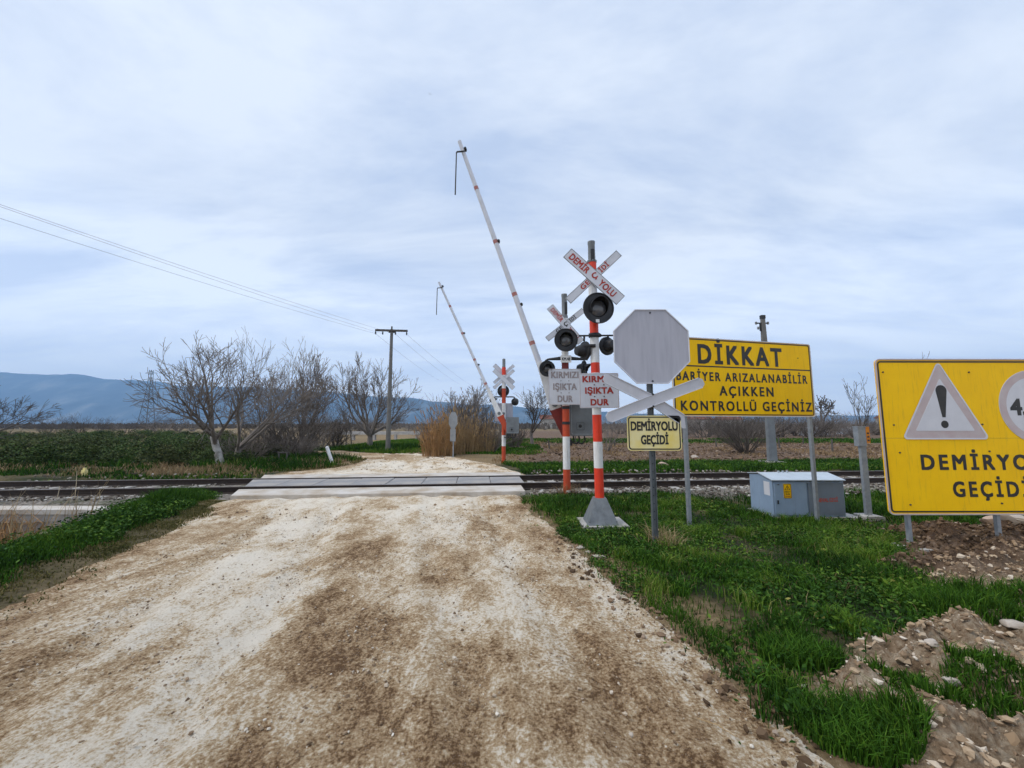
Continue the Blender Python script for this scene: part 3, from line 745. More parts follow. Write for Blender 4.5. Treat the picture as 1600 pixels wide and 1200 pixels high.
# ---- far barrier, seen from its back
Yf = 17.0; Pf = U(787, 722, Yf); gf = zg(Pf.x, Yf)
bar2 = thing("barrier_signal", "small far barrier post across the track, seen from behind, its boom raised", "barrier signal", (Pf.x, Yf, gf), group="railway signals at the crossing")
def hf(py): return zpx(py, Yf)-gf
striped(bar2, .088, [(n, hf(a) if a else -.15, hf(b), M[c]) for n, a, b, c in (("red_band",0,697,'orange'),("white_band",697,680,'white'),("red_band",680,656,'orange'),("white_band",656,630,'white'),("red_band",630,607,'orange'),("white_band",607,586,'white'),("red_band",586,574,'red'))], None)
m = MB(); m.lathe([(0,hf(574)),(.085,hf(574)),(.07,hf(572)),(.07,hf(561)),(0,hf(560))], 16); m.build("cap", M['greybox'], bar2, 40)
crossbuck(bar2, hf(584), 1.2, .13, lett=False, a1=-43, a2=42); crossbuck(bar2, hf(593), 1.2, -.14, lett=False, a1=-43, a2=42)
lamp(bar2, "signal_lamp", .27, (-.03, .27, hf(610)), R(180), 0)
za = hf(620)
m = MB(); m.tube([(-.48,.05,za-.03),(-.42,.05,za),(.42,.05,za),(.48,.05,za-.03)], .028, 8); m.build("lamp_arm", M['black'], bar2, 40)
lamp(bar2, "signal_lamp", .17, (-.46, .08, za-.15), R(120), 0); lamp(bar2, "signal_lamp", .17, (.50, .06, za-.22), R(200), 0)
for xx in (-.46, .48):
    m = MB(); m.tube([(xx,.05,za-.02),(xx,.06,za-.12)], .02, 8); m.build("hanger", M['black'], bar2)
m = MB(); m.prism(rrect(.80, .80, .02, 0, hf(644)), .115, .127); m.build("warning_plate", M['back'], bar2)
m = MB(); m.box(-.05,.05,0,.114,hf(646),hf(642)); m.build("bracket", M['galv'], bar2)
yf_ = -.30
pv = U(780, 646, Yf+yf_); tp_ = U(686, 441, Yf+yf_)
boom(bar2, (pv.x-Pf.x, pv.z-gf), (tp_.x-Pf.x, tp_.z-gf), yf_, False, .070, .050)
m = MB(); m.tube([(0,0,pv.z-gf),(0,-.32,pv.z-gf)], .06, 10); m.tube([(0,-.3,pv.z-gf),(pv.x-Pf.x,-.3,pv.z-gf)], .05, 10); m.build("boom_axle", M['greybox'], bar2, 40)
drive_box(bar2, .12, .66, -.45, -.05, hf(677), hf(652), -.45)

# ---- octagonal sign with the cross and the small yellow plate
Yo = 5.55; Po = U(1024, 845, Yo); go_ = zg(Po.x, Yo)
octo = thing("octagon_sign", "blank back of an octagonal sign over a white cross and small yellow plate", "road sign", (Po.x, Yo, go_))
def ho(py): return zpx(py, Yo)-go_
def xo(px, py=650, dy=0): return U(px, py, Yo+dy).x-Po.x
m = MB()
for a, b in ((-.036,-.028), (.028,.036)): m.box(a, b, -.03, .03, -.2, ho(490))
m.box(-.028, .028, -.006, .004, -.2, ho(490)); m.build("post", M['galvd'], octo)
for k in range(16):
    m = MB(); zz = .35+.11*k
    m.M = Matrix.Translation((0, 0, zz)); m.lathe([(0,-.0085),(.008,-.008),(.009,-.006)], 6, 'y'); m.build("post_hole", M['black'], octo)
cx, cz = xo(1016, 542), ho(542); rad = 1.10/2/math.cos(R(22.5))
pts = [(cx+rad*math.cos(R(22.5+45*k)), cz+rad*math.sin(R(22.5+45*k))) for k in range(8)]
inn = [(cx+(x-cx)*.975, cz+(z-cz)*.975) for x, z in pts]
m = MB(); m.prism(pts, -.044, -.036); o = m.build("octagon", M['back'], octo)
m = MB(); m.ring(pts, inn, -.056, -.0445); m.build("folded_edge", M['plate'], o)
for zz in (ho(490), ho(596)):
    m = MB(); m.M = Matrix.Translation((cx, 0, zz)); m.lathe([(0,-.058),(.012,-.055),(.014,-.0445)], 8, 'y'); m.build("bolt", M['black'], o)
cc = (xo(1017,626), ho(626))
def arm(ax, ay, y, wd=.155, bend=False):
    e = (xo(ax, ay), ho(ay)); m = MB(); d = (Vector(e)-Vector(cc)).normalized(); n = Vector((-d.y, d.x))
    bar(m, cc, e, wd, y, y+.02, 0)
    if not bend:
        c_ = Vector(e); pp = [tuple(c_-n*wd/2), tuple(c_+d*.05-n*wd*.25), tuple(c_+d*.05+n*wd*.25), tuple(c_+n*wd/2)]
        m.prism(pp, y+.0005, y+.0195)
    else:
        c_ = Vector(e); f = c_+Vector((.035, -.13)); m.prism([tuple(c_-n*wd/2), (f.x-.03, f.y), (f.x+.02, f.y), tuple(c_+n*wd/2)], y+.0005, y+.0195)
    o = m.build("cross_arm", M['arm'], octo)
    m = MB()
    for s_ in (1,-1): bar(m, Vector(cc)+n*s_*(wd/2-.004), Vector(e)+n*s_*(wd/2-.004), .008, y-.012, y-.0005)
    m.build("folded_edge", M['plate'], o)
arm(947, 592, -.062); arm(1062, 655, -.062, bend=True); arm(951, 652, -.083); arm(1090, 599, -.083)
for zz in (617, 635):
    m = MB(); m.M = Matrix.Translation((cc[0], 0, ho(zz))); m.lathe([(0,-.11),(.012,-.106),(.014,-.0835)], 8, 'y'); m.build("bolt", M['black'], octo)
pw, ph = 83*Yo/600, 53.5*Yo/600; pc = (xo(1020, 676), ho(676.5))
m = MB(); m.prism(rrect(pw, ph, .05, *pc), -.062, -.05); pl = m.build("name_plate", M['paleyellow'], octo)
m = MB(); m.ring(rrect(pw-.03, ph-.03, .042, *pc), rrect(pw-.062, ph-.062, .032, *pc), -.0645, -.0625); m.build("border", M['blacktext'], pl)
text("DEMİRYOLU", pl, "lettering", pc[0], pc[1]+ph*.20, pw*.87, ph*.265, -.0655, M['blacktext'], .035)
text("GEÇİDİ", pl, "lettering", pc[0], pc[1]-ph*.19, pw*.51, ph*.265, -.0655, M['blacktext'], .035)

# ---- DIKKAT board
YL, YR = 6.55, 7.25
A = U(1050, 590, YL); B = U(1267, 590, YR)
ang = math.atan2(B.y-A.y, B.x-A.x); Wd = math.hypot(B.x-A.x, B.y-A.y)
pL = U(1072, 660, YL+.1); gl = zg(pL.x, pL.y)
dk = thing("warning_board", "yellow board reading DİKKAT above three lines, on two thin grey posts", "warning board", ((A.x+B.x)/2, (A.y+B.y)/2, gl), ang, group="yellow warning boards")
ztop = U(1060, 526.5, YL+.03).z-gl; zbot = U(1060, 650, YL+.03).z-gl; Hd = ztop-zbot; zc_ = (ztop+zbot)/2
m = MB(); m.prism(rrect(Wd, Hd, .05, 0, zc_), -.02, 0); pn = m.build("panel", M['yellow'], dk)
m = MB(); m.ring(rrect(Wd+.012, Hd+.012, .056, 0, zc_), rrect(Wd-.016, Hd-.016, .044, 0, zc_), -.030, -.0205); m.build("edge_frame", M['palegrey'], pn)
m = MB(); m.ring(rrect(Wd-.035, Hd-.035, .04, 0, zc_), rrect(Wd-.072, Hd-.072, .028, 0, zc_), -.0235, -.0207); m.build("border", M['blacktext'], pn)
zd = zbot+Hd*(1-.365)
m = MB(); m.box(-Wd/2+.036, Wd/2-.036, -.0235, -.0207, zd-.011, zd+.011); m.build("divider", M['blacktext'], pn)
def xb(px): 
    # local x of a photo column on the tilted board
    u = (px-800)/600*1.0; 
    ox, oy = (A.x+B.x)/2, (A.y+B.y)/2
    k = u/ math.cos(PITCH) if False else u
    # solve ox+ca*t = k*(oy+sa*t)*~1
    f = U(px, 600, 1.).x
    return (f*oy-ox)/(math.cos(ang)-f*math.sin(ang))
yt = -.0245
text("DİKKAT", pn, "lettering", (xb(1091)+xb(1223))/2, zbot+Hd*.795, xb(1223)-xb(1091), Hd*.255, yt, M['blacktext'], .03, 1.3)
text("BARİYER ARIZALANABİLİR", pn, "lettering", (xb(1056)+xb(1260))/2, zbot+Hd*.505, xb(1260)-xb(1056), Hd*.115, yt, M['blacktext'], .025, 1.3)
text("AÇIKKEN", pn, "lettering", (xb(1122)+xb(1206))/2, zbot+Hd*.325, xb(1206)-xb(1122), Hd*.125, yt, M['blacktext'], .025, 1.3)
text("KONTROLLÜ GEÇİNİZ", pn, "lettering", (xb(1061)+xb(1264))/2, zbot+Hd*.13, xb(1264)-xb(1061), Hd*.125, yt, M['blacktext'], .025, 1.3)
for xx, zz in ((.40,.80),(-.42,.82),(.41,.17),(-.38,.19)):
    m = MB(); m.M = Matrix.Translation((xx*Wd, 0, zbot+zz*Hd)); m.lathe([(0,-.03),(.009,-.028),(.010,-.0205)], 8, 'y'); m.build("bolt", M['bolt'], pn)
for px, py in ((1069, 700), (1263, 700)):
    xl = xb(px); m = MB(); zt = ztop-.1
    m.box(xl-.03, xl+.03, .004, .012, -.5, zt); m.box(xl-.03, xl-.022, .012, .055, -.5, zt); m.box(xl+.022, xl+.030, .012, .055, -.5, zt)
    m.build("post", M['galv'], dk)

# ---- big board on the right
Yg = 5.40; gA = U(1376, 690, Yg); gB = U(1711, 690, Yg)
Wg = gB.x-gA.x; gg = zg(gA.x+.3, Yg)
bg_ = thing("warning_board", "big yellow board with an exclamation triangle, cut off by the right edge", "warning board", ((gA.x+gB.x)/2, Yg, gg), R(.3), group="yellow warning boards")
ox = (gA.x+gB.x)/2
zt, zb_ = zpx(562, Yg)-gg, zpx(803, Yg)-gg; Hg = zt-zb_; zm = (zt+zb_)/2
zseam = zpx(684.5, Yg)-gg
m = MB(); full = rrect(Wg, Hg, .06, 0, zm); 
up = [p for p in full if p[1] > zseam]; lo = [p for p in full if p[1] < zseam]
# upper sheet: right side going up, over, then down the left; close along the seam
upo = [(Wg/2, zseam+.0015)]+[p for p in full[6:18]]+[(-Wg/2, zseam+.0015)]
loo = [p for p in full[0:6]]+[(Wg/2, zseam-.0015), (-Wg/2, zseam-.0015)]+[p for p in full[18:24]]
m = MB(); m.prism(upo, -.02, 0); pu = m.build("panel", M['yellow'], bg_)
m = MB(); m.prism(loo, -.0185, .001); pd = m.build("panel", M['yellow'], bg_)
m = MB(); m.ring(rrect(Wg+.014, Hg+.014, .067, 0, zm), rrect(Wg-.02, Hg-.02, .05, 0, zm), -.031, -.0206); m.build("edge_frame", M['pinkred'], bg_)
m = MB(); m.ring(rrect(Wg-.05, Hg-.05, .05, 0, zm), rrect(Wg-.092, Hg-.092, .03, 0, zm), -.0236, -.0207); m.build("border", M['blacktext'], bg_)
def xg(px, py=650): return U(px, py, Yg).x-ox
def zgp(py): return zpx(py, Yg)-gg
def rtri(cx, zt_, zb2, hw, r, n=5):
    """rounded triangle, counter-clockwise"""
    V = [Vector((cx-hw, zb2)), Vector((cx+hw, zb2)), Vector((cx, zt_))]; o_ = []
    for i in range(3):
        p, q, s_ = V[i], V[i-1], V[(i+1)%3]; a = (q-p).normalized(); b = (s_-p).normalized(); half = a.angle(b)/2; d = r/math.tan(half)
        c_ = p+(a+b).normalized()*(r/math.sin(half)); st = p+a*d-c_; en = p+b*d-c_
        a0 = math.atan2(st.y, st.x); a1 = math.atan2(en.y, en.x)
        while a1 < a0: a1 += 2*math.pi
        for k in range(n+1):
            t = a0+(a1-a0)*k/n; o_.append((c_.x+r*math.cos(t), c_.y+r*math.sin(t)))
    return o_
tx, tt, tb, thw = xg(1471), zgp(566), zgp(685), (xg(1540)-xg(1408))/2
m = MB(); m.prism(rtri(tx, tt, tb, thw, .035), -.0245, -.0207); tri = m.build("triangle_sign", M['pinkred'], bg_)
hi = tb+.105; inn_t = tt-.26
m = MB(); m.prism(rtri(tx, tt-.235, tb+.105, thw*.70, .012), -.027, -.0249); m.build("white_field", M['palegrey'], tri)
out_ = rtri(tx, tt+.022, tb-.012, thw+.022, .042)
m = MB(); m.ring(out_, rtri(tx, tt-.012, tb+.008, thw-.016, .03), -.0268, -.0249); m.build("rim", M['palegrey'], tri)
ez0, ez1 = zgp(652), zgp(602)
m = MB()
pts_ = [(tx-.022+.0, ez0), (tx+.022, ez0)]
for k in range(9):
    a = R(180*k/8); pts_.append((tx+.078*math.cos(a), ez1-.075+.075*math.sin(a)))
m.prism(pts_, -.0292, -.0272)
m.M = Matrix.Translation((tx, 0, zgp(663))); m.lathe([(0,-.0292),(.052,-.0292),(.052,-.0272)], 20, 'y'); m.build("exclamation_mark", M['blacktext'], tri)
# height-limit disc
dcx, dcz, dr = xg(1617), zgp(635), (xg(1617)-xg(1560))
m = MB(); m.M = Matrix.Translation((dcx, 0, dcz)); m.lathe([(0,-.0245),(dr,-.0245),(dr,-.0207),(0,-.0207)], 48, 'y'); ds = m.build("height_disc", M['palegrey'], bg_)
m = MB(); m.M = Matrix.Translation((dcx, 0, dcz)); m.lathe([(dr*.80,-.0255),(dr*.99,-.0258),(dr*.985,-.0249)], 48, 'y'); m.build("rim", M['pinkred'], ds)
text("4,8 m", ds, "lettering", dcx, dcz-.01, dr*1.42, .235, -.0262, M['blacktext'], .035)
for s_ in (1, -1):
    m = MB(); zz = dcz+s_*dr*.46; m.prism([(dcx-.10, zz+s_*.10), (dcx, zz), (dcx+.10, zz+s_*.10)][::(1 if s_ < 0 else 1)], -.0265, -.0249); m.build("arrow", M['blacktext'], ds)
capz = (zgp(710)-zgp(734))
text("DEMİRYOLU", bg_, "lettering", (xg(1436,722)+xg(1652,722))/2, zgp(722), xg(1652,722)-xg(1436,722), capz, -.0212, M['blacktext'], .03, 1.35)
text("GEÇİDİ", bg_, "lettering", (xg(1486,764)+xg(1606,764))/2, zgp(764), xg(1606,764)-xg(1486,764), capz, -.0212, M['blacktext'], .03, 1.35)
for px, py in ((1383,582),(1519,582),(1392,664),(1530,663),(1397,707),(1536,705),(1405,788),(1545,786)):
    m = MB(); m.M = Matrix.Translation((xg(px), 0, zgp(py))); m.lathe([(0,-.033),(.011,-.030),(.012,-.0187)], 8, 'y'); m.build("bolt", M['bolt'], bg_)
for px in (1404, 1541, 1690):
    xl = xg(px); m = MB(); z0 = -.4; zt2 = zt-.06
    m.box(xl-.024, xl+.024, .006, .015, z0, zt2); m.box(xl-.024, xl-.016, .0151, .05, z0, zt2); m.box(xl+.016, xl+.024, .0151, .05, z0, zt2); m.build("post", M['galv'], bg_)
    if px != 1404: continue
    m = MB(); m.M = Matrix.Translation((xl, .03, 0)); zz_ = zg(ox+xl, Yg+.03)-gg
    m.prism(rrect(.36, .2, .03, 0, zz_-.06), -.16, .16); m.build("footing", M['concrete'], bg_)

# ---- equipment cabinet
Yc = 7.75; c0 = U(1206, 750, Yc); c1 = U(1317, 750, Yc); zb3 = zg(c1.x, Yc)
cab = thing("equipment_cabinet", "low blue grey metal cabinet with sloped roof and yellow danger plate", "cabinet", ((c0.x+c1.x)/2, Yc, zb3))
cw = c1.x-c0.x; cz_ = c0.z-zb3; dp = .72
def xc(px): return U(px, 770, Yc).x-(c0.x+c1.x)/2
split = xc(1261)
m = MB(); m.add([(-cw/2,0,.05),(cw/2,0,.05),(cw/2,dp,.05),(-cw/2,dp,.05),(-cw/2,0,cz_-.03),(cw/2,0,cz_-.03),(cw/2,dp*.55,cz_+.07),(-cw/2,dp*.55,cz_+.07),(cw/2,dp,cz_+.03),(-cw/2,dp,cz_+.03)],
                [(3,2,1,0),(0,1,5,4),(1,2,8,6,5),(2,3,9,8),(3,0,4,7,9),(4,5,6,7),(7,6,8,9)]); m.build("body", M['cabinet'], cab)
m = MB(); ov = .025
pf = [(-ov-.01, cz_-.012), (dp*.55, cz_+.085), (dp+ov, cz_+.045), (dp+ov, cz_+.062), (dp*.55, cz_+.105), (-ov-.01, cz_+.006)]
n = len(pf); m.add([(-cw/2-ov,a,b) for a,b in pf]+[(cw/2+ov,a,b) for a,b in pf], [tuple(range(n-1,-1,-1)), tuple(range(n,2*n))]+[(i,(i+1)%n,(i+1)%n+n,i+n) for i in range(n)])
m.build("roof", M['cabroof'], cab)
for k in range(3):
    m = MB(); m.box(xc(1238+7*k), xc(1240+7*k), dp*.5, dp*.5+.03, cz_+.09, cz_+.135); m.build("roof_stud", M['cabroof'], cab)
dz0, dz1 = .09, cz_-.055
for a, b, mt, lab in ((-cw/2+.03, split-.02, 'cabinet', "left door, blue grey"), (split+.015, cw/2-.02, 'cabdark', "right door, darker grey with red scrawl")):
    m = MB(); m.M = Matrix.Translation(((a+b)/2, 0, (dz0+dz1)/2)); m.prism(rrect(b-a, dz1-dz0, .012), -.018, -.0005); d_ = m.build("door", M[mt], cab); d_["label"] = lab
    if mt == 'cabinet':
        dx = xc(1229.5); zz = zpx(767, Yc)-zb3
        m = MB(); m.prism(rrect(.155, .28, .02, dx, zz), -.022, -.0185); pl = m.build("danger_plate", M['yellow'], d_)
        m = MB(); m.ring(rrect(.145, .27, .017, dx, zz), rrect(.13, .255, .014, dx, zz), -.0238, -.0222); m.build("border", M['blacktext'], pl)
        m = MB(); m.ring(rtri(dx, zz+.115, zz+.02, .055, .004), rtri(dx, zz+.098, zz+.028, .04, .003), -.0238, -.0222)
        m.prism([(dx-.004,zz+.03),(dx+.010,zz+.058),(dx+.002,zz+.056),(dx+.006,zz+.088),(dx-.010,zz+.052),(dx-.001,zz+.054)], -.0238, -.0222); m.build("bolt_symbol", M['blacktext'], pl)
        text("DİKKAT", pl, "lettering", dx, zz-.015, .105, .026, -.0238, M['blacktext'], .03); text("ÖLÜM", pl, "lettering", dx, zz-.06, .09, .03, -.0238, M['blacktext'], .03); text("TEHLİKESİ", pl, "lettering", dx, zz-.102, .11, .024, -.0238, M['redtext'], .03)
        m = MB(); m.box(a+.035, a+.06, -.034, -.0185, .30, .37); m.build("handle", M['black'], d_)
        m = MB(); m.box(a+.06, a+.095, -.026, -.0185, dz1-.04, dz1-.025); m.build("hinge", M['black'], d_)
    else:
        text("NEVAL EZGİ", d_, "scrawl", xc(1291), zpx(781, Yc)-zb3, xc(1308)-xc(1276), .075, -.020, M['graffiti'], .03, .95, R(2))
m = MB(); m.box(-cw/2-.003, -cw/2-.0005, .08, .26, cz_*.58, cz_*.93); m.build("notice", M['palegrey'], cab)["label"] = "pale notice on the left end wall"
m = MB(); m.box(-cw/2-.02, cw/2+.32, -.05, dp+.1, -.25, .045); m.build("plinth", M['concrete'], cab)

# ---- small grey post with the orange box
Yq = 7.75; q = U(1357, 797, Yq); gq = zg(q.x, Yq)
pq = thing("telephone_post", "slim grey post carrying a grey box with an orange side, beside the cabinet", "post", (q.x, Yq, gq))
m = MB(); m.prism(rrect(.11, zpx(690,Yq)-gq+.2, .015, -.01, (zpx(690,Yq)-gq-.2)/2), -.03, .03); m.build("post", M['galv'], pq)
zz0, zz1 = zpx(697,Yq)-gq, zpx(666,Yq)-gq
m = MB(); m.box(-.11, .045, -.05, .06, zz0, zz1-.02); m.box(-.12,.05,-.06,.07,zz1-.0199,zz1); m.build("box", M['galv'], pq)
m = MB(); m.box(.0505, .12, -.05, .06, zz0+.06, zz1-.01); ob = m.build("orange_box", M['orangebox'] if 'orangebox' in M else simple("orange_plastic", (.68,.24,.01), (.55,.17,.01), 8, rough=.5), pq)
for k in range(3):
    m = MB(); m.box(.065, .105, -.053, -.0505, zz0+.10+.07*k, zz0+.13+.07*k); m.build("slot", M['black'], ob)
m = MB(); m.prism(rrect(.34, .14, .03, 0, .0), -.16, .16); m.build("footing", M['concrete'], pq)

# ---- mast beyond the track
Ym = 16.4; q = U(1207, 722, Ym); gm = zg(q.x, Ym); hm = zpx(495, Ym)-gm
mast = thing("railway_mast", "tall tapered grey mast behind the DİKKAT board, dark fittings at its top", "mast", (q.x, Ym, gm))
m = MB(); n = 4
for (z0, a0), (z1, a1), mt in (((.1,.165),(hm*.72,.115),0), ((hm*.72,.115),(hm*.985,.08),1)):
    m.add([(-a0,-a0*.6,z0),(a0,-a0*.6,z0),(a0,a0*.6,z0),(-a0,a0*.6,z0),(-a1,-a1*.6,z1),(a1,-a1*.6,z1),(a1,a1*.6,z1),(-a1,a1*.6,z1)], [(3,2,1,0),(4,5,6,7),(0,1,5,4),(1,2,6,5),(2,3,7,6),(3,0,4,7)], mt)
m.build("pole", [M['greybox'], M['polecon']], mast)
m = MB(); m.box(-.36,.36,-.36,.36,-.2,.13); m.build("footing", M['concrete'], mast)
m = MB(); m.box(-.09,.09,-.07,.07,hm*.985,hm*1.01); m.tube([(-.28,0,hm*.955),(.2,0,hm*.955)], .03, 8); m.tube([(-.12,0,hm*.955),(-.12,0,hm*.90)], .04, 8); m.build("bracket", M['black'], mast, 40)
for xx, zz in ((-.30,.955),(-.22,.92),(.22,.955)):
    m = MB(); m.M = Matrix.Translation((xx,0,hm*zz)); m.lathe([(0,-.06),(.05,-.05),(.03,-.02),(.055,.0),(.03,.03),(.05,.05),(0,.07)], 10); m.build("insulator", M['greybox'], mast, 40)

# ---- utility pole and wires
Yp = 23.5; q = U(606, 703, Yp); gp = zg(q.x, Yp); hp = zpx(513, Yp)-gp
up_ = thing("utility_pole", "tall utility pole with a dark crossarm beside the bare tree by the lane", "utility pole", (q.x, Yp, gp))
m = MB(); m.tube([(0,0,-.3),(0,0,hp*.35),(0,0,hp-.06)], [.15,.125,.085], 14); m.build("pole", M['polecon'], up_, 40)
ca = R(6)
m = MB(); m.M = Matrix.Rotation(ca, 4, 'Z'); m.box(-.98,.98,-.13,-.03,hp-.22,hp-.10); m.box(-.2,.2,.02,.12,hp-.26,hp-.08); m.build("crossarm", M['timber'], up_)
ins = []
for xx in (-.95, -.52, .25, .93):
    m = MB(); p = Matrix.Rotation(ca, 4, 'Z') @ Vector((xx, -.08, hp-.30)); m.M = Matrix.Translation(p); m.lathe([(0,-.13),(.05,-.11),(.03,-.06),(.055,-.03),(.03,.02),(.02,.09),(0,.09)], 10); m.build("insulator", M['black'], up_, 40); ins.append(p+Vector((q.x, Yp, gp-.08)))
m = MB(); m.lathe([(0,hp-.06),(.05,hp-.06),(.05,hp+.12),(0,hp+.13)], 10); m.build("pole_cap", M['timber'], up_, 40)
def wire(a, b, sag, r, mat, label):
    a, b = Vector(a), Vector(b); pts = []
    for k in range(25):
        t = k/24; p = a.lerp(b, t); p.z -= sag*4*t*(1-t); pts.append(p)
    m = MB(); m.tube(pts, r, 5); o = m.build("power_wire", mat, None, 60); tag(o, label, "wire", "overhead power wires")
    return o
wl = ["upper power wire from the left edge to the utility pole", "upper power wire running close under the topmost one at left", "lowest power wire from the left edge to the utility pole"]
# left span passes over the frame's left edge at these pixels and goes on to a pole out of view
for i, (px, py, ii) in enumerate(((-60, 287, 2), (-60, 290, 1), (-60, 310, 0))):
    e = U(px, py, 9.2+.1*i); a = ins[ii]; e2 = a+(e-a)*1.5
    wire(e2, a, .22, .005, M['wirered'] if i < 2 else M['wire'], wl[i])
for i, (ii, px, py) in enumerate(((3, 740, 604), (2, 718, 600), (0, 690, 596))):
    wire(ins[ii], U(px, py, 62.), .25, .007, M['wire'], ["thin power wire going right from the pole's right crossarm end", "thin power wire going right from the middle of the crossarm", "thin power wire going right from the pole's left crossarm end"][i])

# ---- far stop sign seen edge-on from behind, leaning marker, small dark frame, yellow marker
Yk = 19.6; q = U(708, 712, Yk); gk = zg(q.x, Yk)
ks = thing("octagon_sign", "small far grey octagonal sign turned away, in front of the dry reeds", "road sign", (q.x, Yk, gk), R(-52))
def hk(py): return zpx(py, Yk)-gk
m = MB(); m.box(-.03,.03,-.02,.02,-.2,hk(645)); m.build("post", M['galv'], ks)
rad = .46; cz = hk(657); pts = [(rad*math.cos(R(22.5+45*k)), cz+rad*math.sin(R(22.5+45*k))) for k in range(8)]
m = MB(); m.prism(pts, -.04, -.025); m.build("octagon", M['galv'], ks)
m = MB(); m.prism(rrect(.55, .62, .03, 0, hk(680)), -.04, -.025); m.build("name_plate", M['galv'], ks)
q = U(522, 720, 17.2); p2 = U(511, 699, 17.2); gk = zg(q.x, 17.2)
mp_ = thing("marker_post", "slanting white concrete marker post at the lane corner", "marker post", (q.x, 17.2, gk))
m = MB(); m.tube([(0,0,-.2),(p2.x-q.x,0,p2.z-gk)], .075, 10); m.build("post", M['white'], mp_, 40)
m = MB(); d_ = Vector((p2.x-q.x,0,p2.z-gk)); m.tube([d_, d_*1.04, d_*1.07], [.075,.06,.02], 10); m.build("cap", M['white'], mp_, 40)
q = U(442, 712, 17.0); gk = zg(q.x, 17)
fr = thing("wooden_frame", "small dark open frame standing in weeds left of the road", "frame", (q.x, 17, gk))
for a, b in ((-.20,-.15),(.15,.20)):
    m = MB(); m.box(a, b, -.03, .03, -.3, .42); m.build("leg", M['timber'], fr)
m = MB(); m.box(-.24,.24,-.035,.035,.4201,.48); m.build("top_rail", M['timber'], fr)
q = U(123, 747, 12.6); gk = zg(q.x, q.y)
ym = thing("track_marker", "small yellow block marker beside the far rail at left", "marker", (q.x, 12.75, gk))
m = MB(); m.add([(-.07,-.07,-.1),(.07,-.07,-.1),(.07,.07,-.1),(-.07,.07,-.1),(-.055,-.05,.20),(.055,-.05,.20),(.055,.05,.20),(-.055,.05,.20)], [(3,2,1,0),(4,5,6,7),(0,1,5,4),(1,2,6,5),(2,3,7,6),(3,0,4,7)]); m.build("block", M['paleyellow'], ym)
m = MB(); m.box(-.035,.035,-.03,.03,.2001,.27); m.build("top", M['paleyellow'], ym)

# ---- irrigation flume, houses, plastic tunnel, pylon, posts, bird
a, b = U(470, 679, 46), U(668, 676, 46)
fl = thing("irrigation_flume", "long pale concrete irrigation flume crossing the field behind the pole", "flume", ((a.x+b.x)/2, 46, 0))
L = b.x-a.x; m = MB(); m.box(-L/2, L/2, -.3, .3, .42, .78); m.build("channel", M['wallcon'], fl)
for k in range(6):
    m = MB(); xx = -L/2+L*(k+.5)/6; m.box(xx-.12, xx+.12, -.25, .25, -.3, .42); m.build("support", M['wallcon'], fl)
def house(px0, px1, pyt, Y, label, roofc='roof', pitch=.22):
    a, b = U(px0, 655, Y), U(px1, 655, Y); wd = b.x-a.x; h = U(800, pyt, Y).z; dp = wd*.55; eh = h*.68
    t = thing("farmhouse", label, "house", ((a.x+b.x)/2, Y, 0), 0, "low farm houses on the far plain")
    m = MB(); m.box(-wd/2, wd/2, 0, dp, -.5, eh); wl_ = m.build("wall", M['housewall'], t)
    m = MB(); o_ = .4; m.add([(-wd/2-o_,-o_,eh),(wd/2+o_,-o_,eh),(wd/2+o_,dp+o_,eh),(-wd/2-o_,dp+o_,eh),(-wd/2-o_,dp/2,h),(wd/2+o_,dp/2,h),(-wd/2-o_,-o_,eh+.15),(wd/2+o_,-o_,eh+.15),(wd/2+o_,dp+o_,eh+.15),(-wd/2-o_,dp+o_,eh+.15)],
        [(3,2,1,0),(0,1,7,6),(6,7,5,4),(2,3,9,8),(8,9,4,5),(0,6,4,9,3),(1,2,8,5,7)]); m.build("roof", M[roofc], t)
    for k in range(3):
        xx = -wd/2+wd*(k+.5)/3
        if k == 1: m = MB(); m.box(xx-.5, xx+.5, -.06, -.002, 0, 2.0); m.build("door", M['timber'], t)
        else: m = MB(); m.box(xx-.6, xx+.6, -.05, -.002, .9, 2.0); m.build("window", M['glass'], t)
    return t
house(1070, 1112, 648, 105, "low farmhouse with red tiled roof under the DİKKAT board")
house(1126, 1160, 650, 130, "pale farmhouse behind the dark bare bush")
house(1392, 1440, 646, 150, "grey farmhouse behind the big board's left edge")
house(846, 884, 648, 140, "pale farmhouse just right of the far barrier")
def tunnel(px0, px1, pyt, Y, label, skew=R(12)):
    a, b = U(px0, 665, Y), U(px1, 665, Y); r = 1.25; L = b.x-a.x; h = U(800, pyt, Y).z
    m = MB(); n = 14; vs = []; fs = []
    for i in range(6):
        e = math.sin(math.pi*min(max((i/5), .06), .94))**.35
        for k in range(n+1):
            t = math.pi*k/n; vs.append((L*(i/5-.5), r*math.cos(t)*e, -.1+(h+.1)*math.sin(t)*e))
    for i in range(5):
        for k in range(n): fs.append((i*(n+1)+k, i*(n+1)+k+1, (i+1)*(n+1)+k+1, (i+1)*(n+1)+k))
    m.add(vs, fs); m.add(vs[:n+1], [tuple(range(n+1))]); m.add(vs[-n-1:], [tuple(range(n+1))])
    o = m.build("plastic_tunnel", M['film'], None, 50); o.location = ((a.x+b.x)/2, Y, 0); o.rotation_euler.z = skew
    tag(o, label, "tunnel", "plastic covered plant tunnels")
tunnel(1250, 1290, 664.5, 56, "white plastic tunnel on the far field right of the DİKKAT board's post")
tunnel(1308, 1350, 666.5, 64, "low pale plastic tunnel on the field behind the grey box post")
Yy = 300.; q = U(228, 668, Yy); hy = U(228, 578, Yy).z
py = thing("lattice_pylon", "steel lattice pylon far off behind the bare trees at left", "pylon", (q.x, Yy, 0))
m = MB(); nl = 9
